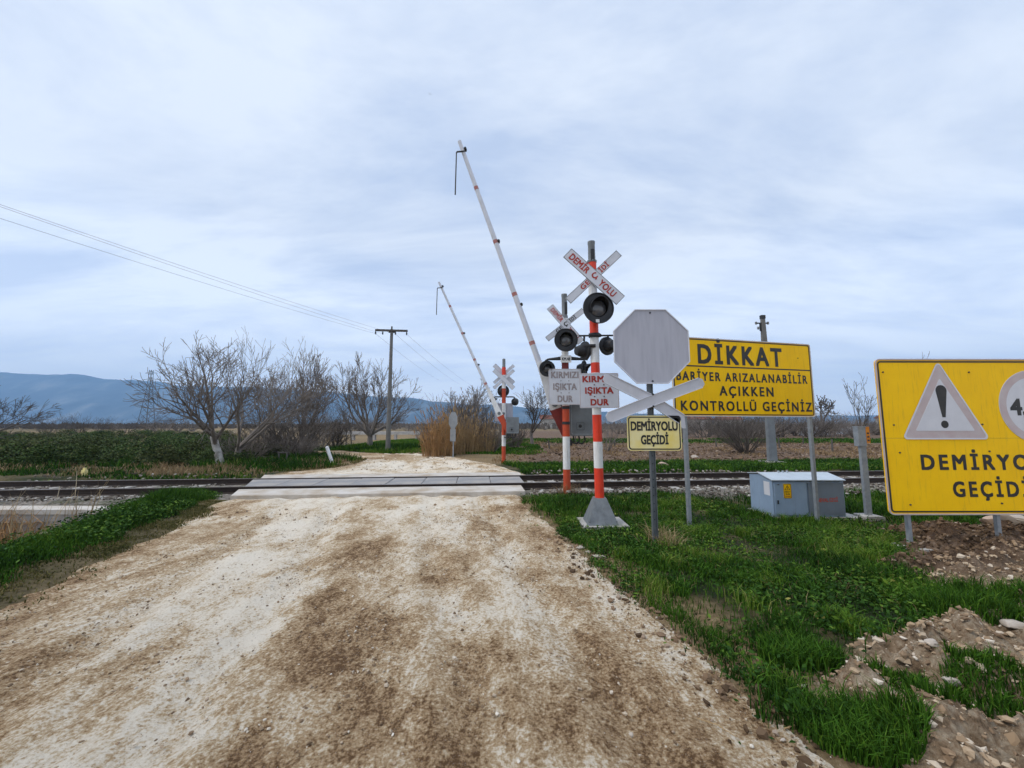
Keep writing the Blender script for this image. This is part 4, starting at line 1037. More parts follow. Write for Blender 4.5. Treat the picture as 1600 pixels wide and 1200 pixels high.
for sx in (-1, 1):
    for sy in (-1, 1): m.tube([(sx*hy*.085, sy*hy*.085, -.5), (sx*hy*.03, sy*hy*.03, hy*.62), (sx*hy*.018, sy*hy*.018, hy)], [.22,.18,.12], 4)
for k in range(nl):
    z0, z1 = hy*k/nl, hy*(k+1)/nl
    def ww(z): return hy*.085+(hy*.03-hy*.085)*min(z/(hy*.62), 1)-(max(z/hy-.62, 0)/.38)*hy*.012
    for s_ in (-1, 1):
        m.tube([(-ww(z0), s_*ww(z0), z0), (ww(z1), s_*ww(z1), z1)], .11, 4); m.tube([(ww(z0), s_*ww(z0), z0), (-ww(z1), s_*ww(z1), z1)], .11, 4)
        m.tube([(s_*ww(z0), -ww(z0), z0), (s_*ww(z1), ww(z1), z1)], .11, 4); m.tube([(s_*ww(z0), ww(z0), z0), (s_*ww(z1), -ww(z1), z1)], .11, 4)
m.build("lattice_tower", M['galvd'], py)
for zz, wd in ((.70,.17),(.82,.14),(.94,.11)):
    m = MB()
    for s_ in (-1, 1): m.tube([(s_*hy*.015,0,hy*(zz+.03)),(s_*hy*wd,0,hy*zz)], .13, 4); m.tube([(s_*hy*.02,0,hy*zz),(s_*hy*wd,0,hy*zz)], .13, 4)
    m.build("crossarm", M['galvd'], py)
q = U(672, 147, 70)
m = MB(); m.add([(0,-.28,0),(.05,0,.03),(0,.26,0),(-.05,0,.03),(0,0,-.04)], [(0,1,4),(1,2,4),(2,3,4),(3,0,4),(0,3,1),(3,2,1)])
m.add([(.03,-.08,.01),(.45,.02,.16),(.62,.12,.10),(.40,.12,.13),(.03,.1,.01),(.2,0,-.0)], [(0,1,2,3,4),(0,5,1),(4,3,5)]); m.add([(-.03,-.08,.01),(-.45,.02,.16),(-.62,.12,.10),(-.40,.12,.13),(-.03,.1,.01),(-.2,0,-.0)], [(4,3,2,1,0),(0,1,5),(4,5,3)])
o = m.build("bird", M['birdm']); o.location = q; o.scale = (.45,.45,.45); o.rotation_euler.z = R(40); tag(o, "tiny dark bird flying high in the clouded sky", "bird")
# field stakes
stk = None
for i, (px, py, Y) in enumerate(((1301,707,23),(1219,700,26),(990,705,25),(1120,700,27),(1345,700,30),(1390,704,27),(858,700,26),(960,697,29),(1060,696,31),(1255,697,32),(1155,695,34),(900,694,34))):
    q = U(px, py, Y)
    if stk is None: m = MB(); m.tube([(0,0,-.2),(.02,0,.35),(.0,0,.72)], [.055,.05,.045], 7); o = stk = m.build("fence_stake", M['timber'], None, 40)
    else: o = stk.copy(); COL.objects.link(o)
    o.location = (q.x, Y, zg(q.x, Y)); o.rotation_euler = (random.uniform(-.12,.12), random.uniform(-.15,.15), random.uniform(0,6)); o.scale = (1,1,random.uniform(.8,1.25))
    tag(o, "short weathered wooden stake in the ploughed field beyond the track", "stake", "wooden stakes in the ploughed field")
stk["label"] = "dark leaning stake in the field right of the DİKKAT board's right post"; del stk["group"]

# ------------------------------------------------------------------ bare trees
class Tubes:
    """fast collector of tapering twigs"""
    def __init__(s): s.V = []; s.F = []; s.n = 0
    def tube(s, pts, rad, n):
        P = np.array(pts); k = len(P)
        D = np.gradient(P, axis=0); D /= np.linalg.norm(D, axis=1)[:, None]+1e-9
        ref = np.array([.31, .27, .91]) if abs(D[0, 2]) < .8 else np.array([.9, .3, .1])
        A = np.cross(D, ref); A /= np.linalg.norm(A, axis=1)[:, None]+1e-9; B = np.cross(D, A)
        t = np.arange(n)*2*np.pi/n
        V = P[:, None]+(A[:, None]*np.cos(t)[None, :, None]+B[:, None]*np.sin(t)[None, :, None])*np.array(rad)[:, None, None]
        i = np.arange(k*n).reshape(k, n); j = np.roll(i, -1, 1)
        s.V.append(V.reshape(-1, 3)); s.F.append(np.stack([i[:-1], j[:-1], j[1:], i[1:]], -1).reshape(-1, 4)+s.n); s.n += k*n
    def build(s, name, mat, parent=None):
        o = arrays_mesh(name, np.concatenate(s.V), [np.concatenate(s.F)], mat, smooth=True)
        if parent: o.parent = parent
        return o
def rot_off(d, ang, r):
    d = Vector(d); o = d.orthogonal().normalized(); o.rotate(Quaternion(d, r.uniform(0, 6.283)))
    return (d*math.cos(ang)+o*math.sin(ang)).normalized()
def grow(sinks, r, p, d, L, rad, lvl, prm):
    n = max(3, min(8, int(L/prm['seg'])))
    pts = [Vector(p)]; rs = [rad]; d = Vector(d).normalized(); dirs = [d]
    tip = rad*prm['taper'][min(lvl, len(prm['taper'])-1)]
    for i in range(n):
        d = (d+Vector((r.gauss(0,1), r.gauss(0,1), r.gauss(0,1)))*prm['wob']+Vector((0,0,1))*prm['up'][min(lvl, len(prm['up'])-1)]).normalized()
        pts.append(pts[-1]+d*L/n); rs.append(max(prm['rmin'], rad+(tip-rad)*(i+1)/n)); dirs.append(d)
    sinks[0 if lvl == 0 else 1].tube(pts, rs, 9 if lvl == 0 else (6 if rad > .04 else (4 if rad > .015 else 3)))
    if lvl >= prm['max']: return
    k = prm['kids'][lvl]; k = max(1, int(round(k*r.uniform(.8, 1.2))))
    for q in range(k):
        t = r.uniform(prm['t0'][lvl], 1.0) if q else 1.0
        i = min(int(t*n), n-1); f = t*n-i; pos = pts[i].lerp(pts[i+1], f); rr = rs[i]+(rs[i+1]-rs[i])*f
        a = R(r.uniform(*prm['ang'][lvl])) if q else R(r.uniform(5, 25))
        grow(sinks, r, pos, rot_off(dirs[i+1], a, r), L*prm['len'][lvl]*r.uniform(.7, 1.2)*(1.15-.35*t), max(rr*r.uniform(.45, .66), prm['rmin']), lvl+1, prm)
BASE = dict(seg=.3, wob=.07, up=[.02,.07,.06,.05,.05], taper=[.75,.35,.3,.3,.3], rmin=.007, max=4, kids=[5,7,6,4], t0=[.7,.3,.25,.2], ang=[(28,55),(25,50),(25,50),(25,50)], len=[0,.58,.55,.55])
def bare_tree(name, label, loc, H, seed, trunk_h=.2, tr=.14, lean=(0,0), prm=None, bark='bark', twig='twig', group="bare trees beyond the crossing", rz=0, cat="tree"):
    p = dict(BASE); p.update(prm or {}); r = random.Random(seed); p['len'] = [p.get('l1', .46)/trunk_h]+p['len'][1:]
    a, b = Tubes(), Tubes()
    d = Vector((lean[0], lean[1], 1)).normalized()
    grow((a, b), r, (0,0,-.15), d, H*trunk_h+.15, tr, 0, p)
    allv = np.concatenate([np.concatenate(b.V), np.concatenate(a.V)]); k = H*.97/np.percentile(allv[:, 2], 98.5)
    for S_ in (a, b): S_.V = [v*k for v in S_.V]
    t = thing(name, label, cat, loc, rz, group)
    a.build("trunk", M[bark], t); b.build("crown", M[twig], t)
    return t
def bare_bush(name, label, loc, H, wd, seed, stems=22, twig='twigd', kids=(5,4), group=None, up=.05, cat="bush"):
    r = random.Random(seed); b = Tubes()
    prm = dict(BASE); prm.update(seg=.25, wob=.11, up=[up]*4, taper=[.4,.35,.3,.3], rmin=.007, max=len(kids), kids=list(kids), t0=[.2]*4, ang=[(15,45)]*4, len=[.5,.55,.5])
    for i in range(stems):
        a = r.uniform(0, 6.283); s_ = r.random()**.6*wd/H*.9
        d = Vector((math.cos(a)*s_, math.sin(a)*s_, 1)).normalized()
        grow((b, b), r, (math.cos(a)*wd*.09*r.random(), math.sin(a)*wd*.09*r.random(), -.1), d, H*r.uniform(.6, .95), .03*r.uniform(.6,1.2), 0, prm)
    allv = np.concatenate(b.V); k = H/allv[:, 2].max(); b.V = [v*np.array([1,1,k]) for v in b.V]
    o = b.build(name, M[twig]); o.location = loc; tag(o, label, cat, group)
    return o
def at(px, py, Y): q = U(px, py, Y); return Vector((q.x, Y, zg(q.x, Y)))
def hgt(py, Y, loc): return zpx(py, Y)-loc.z

GT = "bare trees beyond the crossing"
l = at(345, 730, 16.2)
bare_tree("bare_tree", "bare fruit tree with a whitewashed trunk leaning left, behind the track", l, hgt(540, 16.2, l), 14, .24, .15, (-.40, .1), dict(kids=[7,8,6,4], l1=.58, up=[.05,.03,.05,.05,.05], ang=[(35,80),(25,50),(25,50),(25,50)]), bark='barkwhite')
l = at(368, 728, 17.0)
bare_tree("bare_tree", "wide bare fruit tree forking low beside the whitewashed leaning one", l, hgt(527, 17, l), 26, .14, .17, (.05, 0), dict(kids=[7,7,6,4], l1=.60, up=[.02,.05,.06,.05,.05], ang=[(20,56),(25,48),(25,50),(25,50)]))
l = at(466, 712, 24.0)
bare_tree("bare_tree", "tallest slim bare tree standing in the brown thicket", l, hgt(552, 24, l), 31, .2, .13, (0, 0), dict(kids=[7,8,6,4], up=[.0,.16,.14,.12,.1], ang=[(12,35),(15,35),(20,40),(20,40)], rmin=.009))
l = at(428, 714, 22.0)
bare_tree("bare_tree", "bushy bare tree at the left end of the brown thicket", l, hgt(572, 22, l), 37, .18, .11, (.1, 0), dict(rmin=.009))
l = at(578, 700, 28.5)
bare_tree("bare_tree", "round crowned bare tree just left of the utility pole", l, hgt(565, 28.5, l), 47, .14, .20, (0, 0), dict(kids=[8,8,7,4], rmin=.010, up=[.02,.10,.10,.08,.07], ang=[(20,60),(22,45),(22,45),(22,45)]))
l = at(832, 694, 31.0)
bare_tree("bare_tree", "dark bare tree just right of the far barrier post", l, hgt(596, 31, l), 53, .2, .14, (0, 0), dict(rmin=.010, kids=[6,7,5,4]), twig='twigd')
l = at(-75, 715, 22.0)
bare_tree("bare_tree", "bare tree cut off by the left edge of the view", l, hgt(592, 22, l), 59, .2, .14, (.1, 0), dict(rmin=.009, ang=[(35,70),(25,50),(25,50),(25,50)]), twig='twigd')
l = at(1290, 668, 62.0)
bare_tree("bare_tree", "gnarled small dark bare tree right of the DİKKAT board", l, hgt(617, 62, l), 61, .25, .25, (0, 0), dict(rmin=.03, kids=[5,6,4,3], wob=.2, seg=.5), twig='twigd')
l = at(1345, 675, 38.0)
bare_tree("bare_tree", "sparse bare tree with upright whips above the orange topped post", l, hgt(590, 38, l), 67, .15, .09, (0, 0), dict(rmin=.014, kids=[7,4,3,2], up=[.02,.2,.15,.1,.1], ang=[(15,50),(15,35),(20,40),(20,40)]), twig='twigd')
l = at(1449, 690, 27.0)
bare_tree("bare_tree", "slender bare tree whose tip shows over the big board", l, hgt(549, 27, l), 71, .2, .09, (0, 0), dict(kids=[4,4,3,2], rmin=.009, ang=[(10,25),(15,35),(20,40),(20,40)], up=[.0,.2,.2,.1,.1]), twig='twigd')
l = at(735, 690, 44.0)
bare_tree("bare_tree", "pale bare tree behind the dry reeds beyond the crossing", l, hgt(600, 44, l), 73, .18, .2, (0, 0), dict(rmin=.015, kids=[6,7,5,4]))
for px, pyt, seed, lab in ((75, 643, 5, "round bare bush on the horizon at far left"), (126, 641, 6, "round bare bush on the horizon right of its twin")):
    l = at(px, 668, 62); bare_bush("bare_bush", lab, l, hgt(pyt, 62, l), 4.2, seed, 26, kids=(5,4), group="bare bushes on the plain")
# thicket between the fruit trees and the lane
for i, (px, Y, pyt, wd, lab) in enumerate(((400,20.5,640,3.0,"low brown bush at the thicket's left end"), (440,21.5,618,3.2,"brown bush in the thicket under the bushy bare tree"), (470,22,605,3.2,"dense brown bush at the thicket's middle"),
        (500,29,622,3.0,"brown bush in the thicket left of the lane"), (524,30,645,2.4,"low brown bush at the thicket's right end"), (385,18.6,668,2.6,"low dark bush right behind the wide fruit tree"), (455,20,665,2.8,"low dark bush in front of the thicket"), (468,19.6,672,2.2,"low dark bush left of the slanting marker post"))):
    l = at(px, 700, Y); bare_bush("bare_bush", lab, l, hgt(pyt, Y, l), wd, 100+i, 26, twig='twigd' if i % 2 == 0 else 'twig', kids=(6,4), group="brown thicket bushes left of the lane")
for i, (px, Y, pyt) in enumerate(((531,30,632),(540,31,640),(549,30.5,636))):
    l = at(px, 697, Y); bare_tree("sapling", ("left thin sapling of the three left of the round tree", "shortest middle sapling of the three left of the round tree", "right thin sapling of the three left of the round tree")[i], l, hgt(pyt, Y, l), 200+i, .5, .05, (0,0), dict(kids=[5,4,2], max=3, rmin=.012, ang=[(10,30)]*4, t0=[.3]*4), group="saplings by the lane", bark='bark')
# reeds and brush right of the lane
def reed_clump(label, loc, H, wd, n, seed, mat, plume=True, lean=.12):
    r = random.Random(seed); b = Tubes()
    for i in range(n):
        a = r.uniform(0, 6.283); d = math.sqrt(r.random())*wd/2; x, y = math.cos(a)*d, math.sin(a)*d*.7; h = H*r.uniform(.45, 1.0)*(1-.45*(d/(wd/2))**2)
        lx, ly = r.gauss(0, lean)+x*.22, r.gauss(0, lean)+y*.2
        pts = [(x+lx*h*t*t+r.gauss(0,.01), y+ly*h*t*t, h*t-.05) for t in (0,.35,.7,1)]
        b.tube(pts, [.012,.010,.008,.004], 3)
        if plume and r.random() < .35: e = pts[-1]; b.tube([e, (e[0]+lx*.1, e[1]+ly*.1, e[2]+.12), (e[0]+lx*.25, e[1]+ly*.25, e[2]+.26)], [.008,.028,.004], 4)
        for q in range(2):
            t = r.uniform(.2,.8); z = h*t; a2 = r.uniform(0,6.28); ll = r.uniform(.2,.5)
            b.tube([(x+lx*h*t*t,y+ly*h*t*t,z), (x+lx*h*t*t+math.cos(a2)*ll*.4, y+math.sin(a2)*ll*.4, z+ll*.5), (x+lx*h*t*t+math.cos(a2)*ll*.8, y+math.sin(a2)*ll*.8, z+ll*.35)], [.008,.010,.003], 3)
    o = b.build("reed_clump", M[mat]); o.location = loc
    return tag(o, label, "reeds", "dry reed clumps")
for i, (px, Y, pyt, wd, n, mt, lab) in enumerate(((684,20.5,634,1.7,200,'reedo',"orange dry reed clump at the lane's right corner"), (702,21.5,624,1.6,150,'reed',"tan dry reed clump behind the far octagonal sign"), (725,22,626,1.6,150,'reed',"tan dry reed clump right of the far octagonal sign"), (750,22.5,634,1.6,140,'reed',"tan dry reed clump left of the far barrier post"))):
    l = at(px, 712, Y); reed_clump(lab, l, hgt(pyt, Y, l), wd, n, 300+i, mt, True)
for i, (px, Y, pyt, wd, lab) in enumerate(((700,24,612,2.6,"grey brown bush behind the tan reeds"), (728,23.5,604,2.8,"tall grey bush behind the far octagonal sign"), (752,24.5,612,2.6,"grey bush beside the far barrier boom"), (768,23,640,2.2,"low brown bush at the far barrier's foot"), (805,27,650,2.2,"low brown bush right of the far barrier"), (668,27,650,2.0,"low brown bush left of the orange reeds"))):
    l = at(px, 712, Y); bare_bush("bare_bush", lab, l, hgt(pyt, Y, l), wd, 400+i, 30, twig='twig' if i % 2 else 'twigd', kids=(6,3), group="bare bushes right of the lane", up=.10)
l = at(1166, 707, 22.5)
bare_bush("bare_bush", "dark many stemmed bare bush behind the DİKKAT board", l, hgt(628, 22.5, l), 3.1, 501, 44, kids=(6,4), cat="bush")
l = at(948, 705, 24.0)
bare_bush("bare_bush", "thin pale stemmed bush behind the nearest signal post", l, hgt(640, 24, l), 1.6, 502, 10, twig='twig', kids=(5,3), up=.12)

# hedge of bare brush along the far field: shared meshes, one object each
HB = []
for i in range(5):
    HB.append(bare_bush("hedge_bush", "bare brown hedge bush on the far side of the fields", (0,0,0), 2.6+.4*(i % 3), 3.4, 600+i, 22, twig='twigd' if i % 2 else 'twig', kids=(5,3), group="hedge bushes beyond the fields"))
used = [False]*5; r_ = random.Random(3)
spots = [(px+r_.uniform(-6,6), r_.uniform(62,110)) for px in list(range(1085,1400,13))+list(range(850,1080,17))+list(range(490,690,16))+list(range(150,330,26))+list(range(1405,1600,22))]
spots += [(px+r_.uniform(-8,8), r_.uniform(46,58)) for px in range(985, 1420, 15)]
for px, Y in spots:
    k = r_.randrange(5); q = U(px, 668, Y)
    if not used[k]: o = HB[k]; used[k] = True
    else: o = HB[k].copy(); COL.objects.link(o)
    sc = r_.uniform(.9, 1.5); o.location = (q.x, Y, 0); o.rotation_euler.z = r_.uniform(0, 6.28); o.scale = (sc*1.2, sc*1.2, sc*r_.uniform(.75, 1.1))
    o["group"] = "hedge bushes beyond the fields"; o["label"] = "bare brown hedge bush on the far side of the fields"
for k in range(5):
    if not used[k]: bpy.data.objects.remove(HB[k])

# far-off brush that reads as one band
def far_band():
    n = 15000; x = rng.uniform(-520, 520, n); y = 120+240*rng.random(n); h = .8+2.6*fbm(x*.03, y*.03, 3, 77)*rng.random(n)
    wv = .8+1.6*rng.random(n); a = rng.uniform(0, np.pi, n); keep = fbm(x*.012, y*.04, 3, 71) > .44
    x, y, h, wv, a = x[keep], y[keep], h[keep], wv[keep], a[keep]; n = len(x)
    dx, dy = np.cos(a)*wv/2, np.sin(a)*wv/2; V = np.zeros((n, 5, 3))
    for i, (f, z) in enumerate(((-1,0),(1,0),(.8,.7),(.1,1.),(-.75,.6))):
        V[:, i] = np.stack([x+dx*f, y+dy*f, z*h-.05], -1)
    o = arrays_mesh("far_brush", V.reshape(-1,3), [np.arange(n*5).reshape(n,5)], M['twigd'])
    tag(o, "far band of bare brown brush along the horizon", "brush", kind="stuff")
far_band()

# ------------------------------------------------------------------ evergreen scrub left of the road
def leafmat(name, stops, rough=.75, vary=None):
    t = NT(name); c = t.ramp(t.attr("tint"), stops)
    if vary:
        oi = t.n("ShaderNodeObjectInfo"); c = t.mix(t.mask(oi.outputs["Random"], .35, 1.0), c, t.ramp(t.attr("tint"), vary))
    return t.done(c, rough, 0, .12)
M['scrub'] = leafmat("scrub_leaves", [(0, (.012,.020,.008)), (.35, (.030,.054,.014)), (.7, (.070,.118,.026)), (1, (.15,.155,.055))], .75, [(0, (.025,.024,.012)), (.4, (.055,.062,.022)), (.75, (.11,.115,.045)), (1, (.19,.16,.08))])
M['grass'] = leafmat("green_grass", [(0, (.006,.018,.002)), (.28, (.017,.052,.004)), (.62, (.045,.118,.008)), (.9, (.12,.19,.02)), (1, (.30,.24,.10))])
M['grassd'] = leafmat("olive_turf", [(0, (.035,.042,.010)), (.35, (.085,.082,.022)), (.7, (.20,.155,.06)), (1, (.34,.26,.13))])
M['weed'] = leafmat("weed_leaves", [(0, (.010,.030,.005)), (.5, (.032,.085,.010)), (.85, (.12,.20,.022)), (1, (.26,.22,.06))])
M['straw'] = leafmat("dry_straw", [(0, (.16,.10,.05)), (.5, (.33,.23,.12)), (1, (.50,.39,.24))])
def leaf_cloud(name, centres, radii, n, size, mat, r=rng):
    k = r.integers(0, len(centres), n); v = r.normal(size=(n,3)); v /= np.linalg.norm(v, axis=1)[:,None]; rad = r.random(n)**.45
    P = centres[k]+v*rad[:,None]*radii[k]; P = P[P[:,2] > .02]; k = k[:len(P)]; n = len(P)
    a = r.normal(size=(n,3)); a /= np.linalg.norm(a, axis=1)[:,None]; b = np.cross(a, r.normal(size=(n,3))); b /= np.linalg.norm(b, axis=1)[:,None]
    s = size*(.6+.8*r.random(n))[:,None]
    V = np.stack([P-a*s, P-b*s*.4, P+a*s, P+b*s*.4], 1)
    ct = r.random(len(centres)); T = np.clip(.55*ct[r.integers(0,len(centres),n)*0+k[:n] % len(centres)]+.45*r.random(n), 0, 1)
    return arrays_mesh(name, V.reshape(-1,3), [np.arange(n*4).reshape(n,4)], mat, tint=np.repeat(T, 4))
SH = []
for i in range(6):
    c = rng.uniform(-1, 1, (14,3))*np.array([.95,.7,.35])+np.array([0,0,.55]); rd = np.repeat(rng.uniform(.25,.5,(14,1)),3,1)
    SH.append(leaf_cloud("scrub_bush", c, rd, 2600, .048, M['scrub']))
cnt = 0
sp = []
for Y in (16.2, 17.2, 18.5, 20, 22, 24.5, 27.5, 31, 35, 40, 46, 53):
    x = -1.42*Y-2
    while x < -.62*Y:
        sp.append((x+r_.uniform(-.5,.5), Y+r_.uniform(-.5,.5))); x += 1.5+.03*Y+r_.uniform(-.2,.5)
for x, Y in sp:
    if x > -.70*Y-.5 and Y > 21: continue
    if r_.random() < .12: continue
    if x > -10.5 and Y < 18: continue
    o = SH[cnt] if cnt < 6 else SH[r_.randrange(6)].copy()
    if cnt >= 6: COL.objects.link(o)
    cnt += 1
    sc = r_.uniform(.75, 1.15)*(1+.012*(Y-16)); o.location = (x, Y, zg(x, Y)-.05); o.rotation_euler.z = r_.uniform(0,6.28)
    top = (CAMH-(r_.uniform(664, 682)-662)/600*Y-o.location.z)/1.35
    o.scale = (sc*1.15, sc*1.15, min(sc*r_.uniform(.7,1.15), max(.3, top)))
    tag(o, "dark green scrub bush in the dense scrub left of the road", "bush", "evergreen scrub bushes left of the road")
l = at(1412, 700, 30)

# ------------------------------------------------------------------ grass
def blades(name, x, y, h, wd, mat, label, cat, lean=.5, tint=None, r=rng, z=None):
    n = len(x); z = gz(x, y) if z is None else z
    h = h*(.45+.8*r.random(n)); a = r.uniform(0, 2*np.pi, n); b = r.uniform(0, 2*np.pi, n); ln = h*lean*r.random(n)
    ax, ay = np.cos(a)*wd/2, np.sin(a)*wd/2; lx, ly = np.cos(b)*ln, np.sin(b)*ln
    V = np.zeros((n,5,3)); zb = z-.012
    V[:,0] = np.stack([x-ax, y-ay, zb], -1); V[:,1] = np.stack([x+ax, y+ay, zb], -1)
    V[:,2] = np.stack([x+ax*.75+lx*.35, y+ay*.75+ly*.35, z+h*.6], -1); V[:,3] = np.stack([x-ax*.75+lx*.35, y-ay*.75+ly*.35, z+h*.6], -1)
    V[:,4] = np.stack([x+lx, y+ly, z+h*(1-.25*lean*r.random(n))], -1)
    i = np.arange(n*5).reshape(n,5)
    t = r.random(n)*.50+.75*(fbm(x*1.3, y*1.3, 4, 61)-.5)+.20 if tint is None else tint
    o = arrays_mesh(name, V.reshape(-1,3), [i[:, [0,1,2,3]], i[:, [3,2,4]]], mat, tint=np.repeat(np.clip(t,0,1), 5))
    return tag(o, label, cat, kind="stuff")
def weeds(name, x, y, hmax, size, mat, label, cat, r=rng, tint=None):
    n = len(x); z = gz(x, y)+hmax*r.random(n)**1.5; P = np.stack([x,y,z], -1)
    a = r.normal(size=(n,3))*np.array([1,1,.45]); a /= np.linalg.norm(a, axis=1)[:,None]; u = r.normal(size=(n,3)); b = np.cross(a, u); b /= np.linalg.norm(b, axis=1)[:,None]
    s = (size*(.5+r.random(n)))[:,None]
    V = np.stack([P-a*s, P-b*s*.45, P+a*s, P+b*s*.45], 1)
    t = r.random(n)*.6+.7*(fbm(x*1.3, y*1.3, 4, 62)-.5)+.15 if tint is None else tint
    o = arrays_mesh(name, V.reshape(-1,3), [np.arange(n*4).reshape(n,4)], mat, tint=np.repeat(np.clip(t,0,1),4))
    return tag(o, label, cat, kind="stuff")
def scatter(n, x0, x1, y0, y1, wfun, r=rng):
    x = r.uniform(x0, x1, n); y = r.uniform(y0, y1, n); k = r.random(n) < wfun(x, y); return x[k], y[k]
def foot_clear(x, y):
    ok = np.ones(len(x), bool)
    for cx, cy, a, b in ((P0.x+.03, Ys, .40, .36), (cab.location.x+.1, Yc+.36, cw/2+.2, .45), (q_foot.x, q_foot.y, .18, .18)):
        ok &= ~((np.abs(x-cx) < a) & (np.abs(y-cy) < b))
    for px in (1404, 1541): ok &= ~((np.abs(x-(ox+xg(px))) < .19) & (np.abs(y-Yg-.03) < .17))
    return ok
q_foot = U(1357, 797, Yq)
def wverge(x, y):
    n = fbm(x*1.5, y*1.5, 4, 81)-.5; e = sstep(-.12, .12, x-road_r(y)+.02+.7*n)
    pat = sstep(.34, .53, .5*fbm(x*.9, y*.9, 3, 83)+.5*fbm(x*3.1, y*3.1, 3, 84))
    return e*(1-soil_w(x, y))**2*(.10+.90*pat)*sstep(1.55, 1.75, -tdist(x, y)+.5*n)
def okc(x, y): k = foot_clear(x, y); return x[k], y[k]
x, y = okc(*scatter(150000, .1, 7.0, 2.3, 7.0, wverge))
hh = .022+.115*sstep(.44, .70, fbm(x*1.3, y*1.3, 3, 85))+.09*np.exp(-((x-road_r(y)-.65)/.35)**2)*sstep(5.5,4.2,y)
blades("verge_grass", x, y, hh, .0085, M['grass'], "lush green grass covering the right verge under the signs", "grass", .9)
x, y = okc(*scatter(60000, .2, 16, 6.8, 10.6, wverge)); blades("verge_grass", x, y, .07+.12*sstep(.42,.68,fbm(x*1.1,y*1.1,3,86)), .016, M['grass'], "green grass between the signs and the near rail", "grass", .8)
x, y = okc(*scatter(190000, .1, 7.5, 2.3, 9.6, lambda a, b: wverge(a, b)*sstep(.36,.54,fbm(a*.8,b*.8,3,88)))); weeds("verge_weeds", x, y, .10, .020, M['weed'], "broad leaved weeds among the grass of the right verge", "weeds")
x, y = okc(*scatter(9000, .1, 7.5, 2.3, 9.6, lambda a, b: wverge(a, b))); x, y = x[:2400], y[:2400]; blades("dry_stalks", x, y, np.full(len(x), .14), .0035, M['straw'], "thin dry stalks among the verge grass", "stalks", 1.0)
cx_, cy_ = scatter(420, .1, 6.5, 2.4, 8.5, wverge); k_ = rng.integers(0, len(cx_), 42000); rr_ = rng.normal(size=(2, len(k_)))*.085
x, y = cx_[k_]+rr_[0], cy_[k_]+rr_[1]; kk = (x-road_r(y) > -.05) & (rng.random(len(x)) < wverge(x, y)+.15); x, y, k_ = x[kk], y[kk], k_[kk]; x, y2 = okc(x, y) if False else (x, y); kk = foot_clear(x, y); x, y, k_ = x[kk], y[kk], k_[kk]
ct_ = rng.random(len(cx_)); blades("verge_grass", x, y, .065+.105*ct_[k_], .007, M['grass'], "denser clumps of longer grass scattered over the right verge", "grass", 1.1, tint=np.clip(.15+.55*ct_[k_]+.3*rng.random(len(x)), 0, .95))
x, y = scatter(14000, -.3, 2.6, 2.2, 9.2, lambda a, b: np.exp(-((a-road_r(b)-.08)/.16)**2)*(.3+.7*sstep(.4,.6,fbm(a*2,b*2,3,131)))); blades("dead_straw", x, y, np.full(len(x), .07), .004, M['straw'], "trampled dead straw along the ragged rim of the right verge", "straw", 2.2)
x, y = okc(*scatter(9000, .3, 6.5, 2.6, 8.5, lambda a, b: wverge(a, b)*sstep(.52,.66,fbm(a*1.7,b*1.7,3,133)))); weeds("pale_weeds", x, y, .12, .026, M['weed'], "yellow green leafy weeds in patches on the right verge", "weeds", tint=.62+.36*rng.random(len(x)))
# left bank
def wleft(x, y):
    d = road_l(y)-x; n = fbm(x*1.4, y*1.4, 3, 91)-.5
    return sstep(.30, .6, d+.6*n)*sstep(1.75+.3*sstep(6.5,8.5,y), 1.25+.3*sstep(6.5,8.5,y), d+.5*n)*np.where((y < 9.75) & (y > 2.5), 1, 0)
x, y = scatter(170000, -10.5, -4.2, 3.0, 9.9, wleft); hh = .055+(.10+.12*sstep(6,8,y))*np.exp(-((x-(road_l(y)-.95))/.35)**2)*sstep(3.4, 5.5, y)*(.4+1.2*fbm(x*2.5,y*2.5,2,98))
blades("bank_grass", x, y, hh, .013, M['grass'], "tall green grass on the bank left of the road", "grass", .6)
x, y = scatter(90000, -10.5, -4.2, 4.0, 9.9, lambda a, b: wleft(a, b)*sstep(4.2,5.5,b)*sstep(.28,.45,fbm(a*1.2,b*1.2,3,92))); weeds("bank_weeds", x, y, .19, .022, M['weed'], "leafy weeds on the bank left of the road", "weeds")
def wshould(x, y):
    d = road_l(y)-x; n = fbm(x*1.6, y*1.6, 3, 93)-.5
    return sstep(-.35, .1, d+.8*n)*sstep(.95, .6, d+.4*n)*np.where(y < 9.7, 1, 0)*(.12+.88*sstep(.36,.56,fbm(x*2.3,y*2.3,3,95)))
x, y = scatter(210000, -9, -2.5, 2.2, 9.8, wshould); blades("shoulder_turf", x, y, np.full(len(x), .032), .013, M['grassd'], "short olive turf on the dry left shoulder of the road", "turf", 1.6)
# sparse sprigs out on the road edge
x, y = scatter(9000, -.6, 2.2, 2.2, 8.5, lambda a, b: sstep(-.55,-.05,a-road_r(b))*sstep(.55,.62,fbm(a*5,b*5,2,97))); weeds("edge_sprigs", x, y, .03, .014, M['weed'], "small weed sprigs along the road's right edge", "weeds")
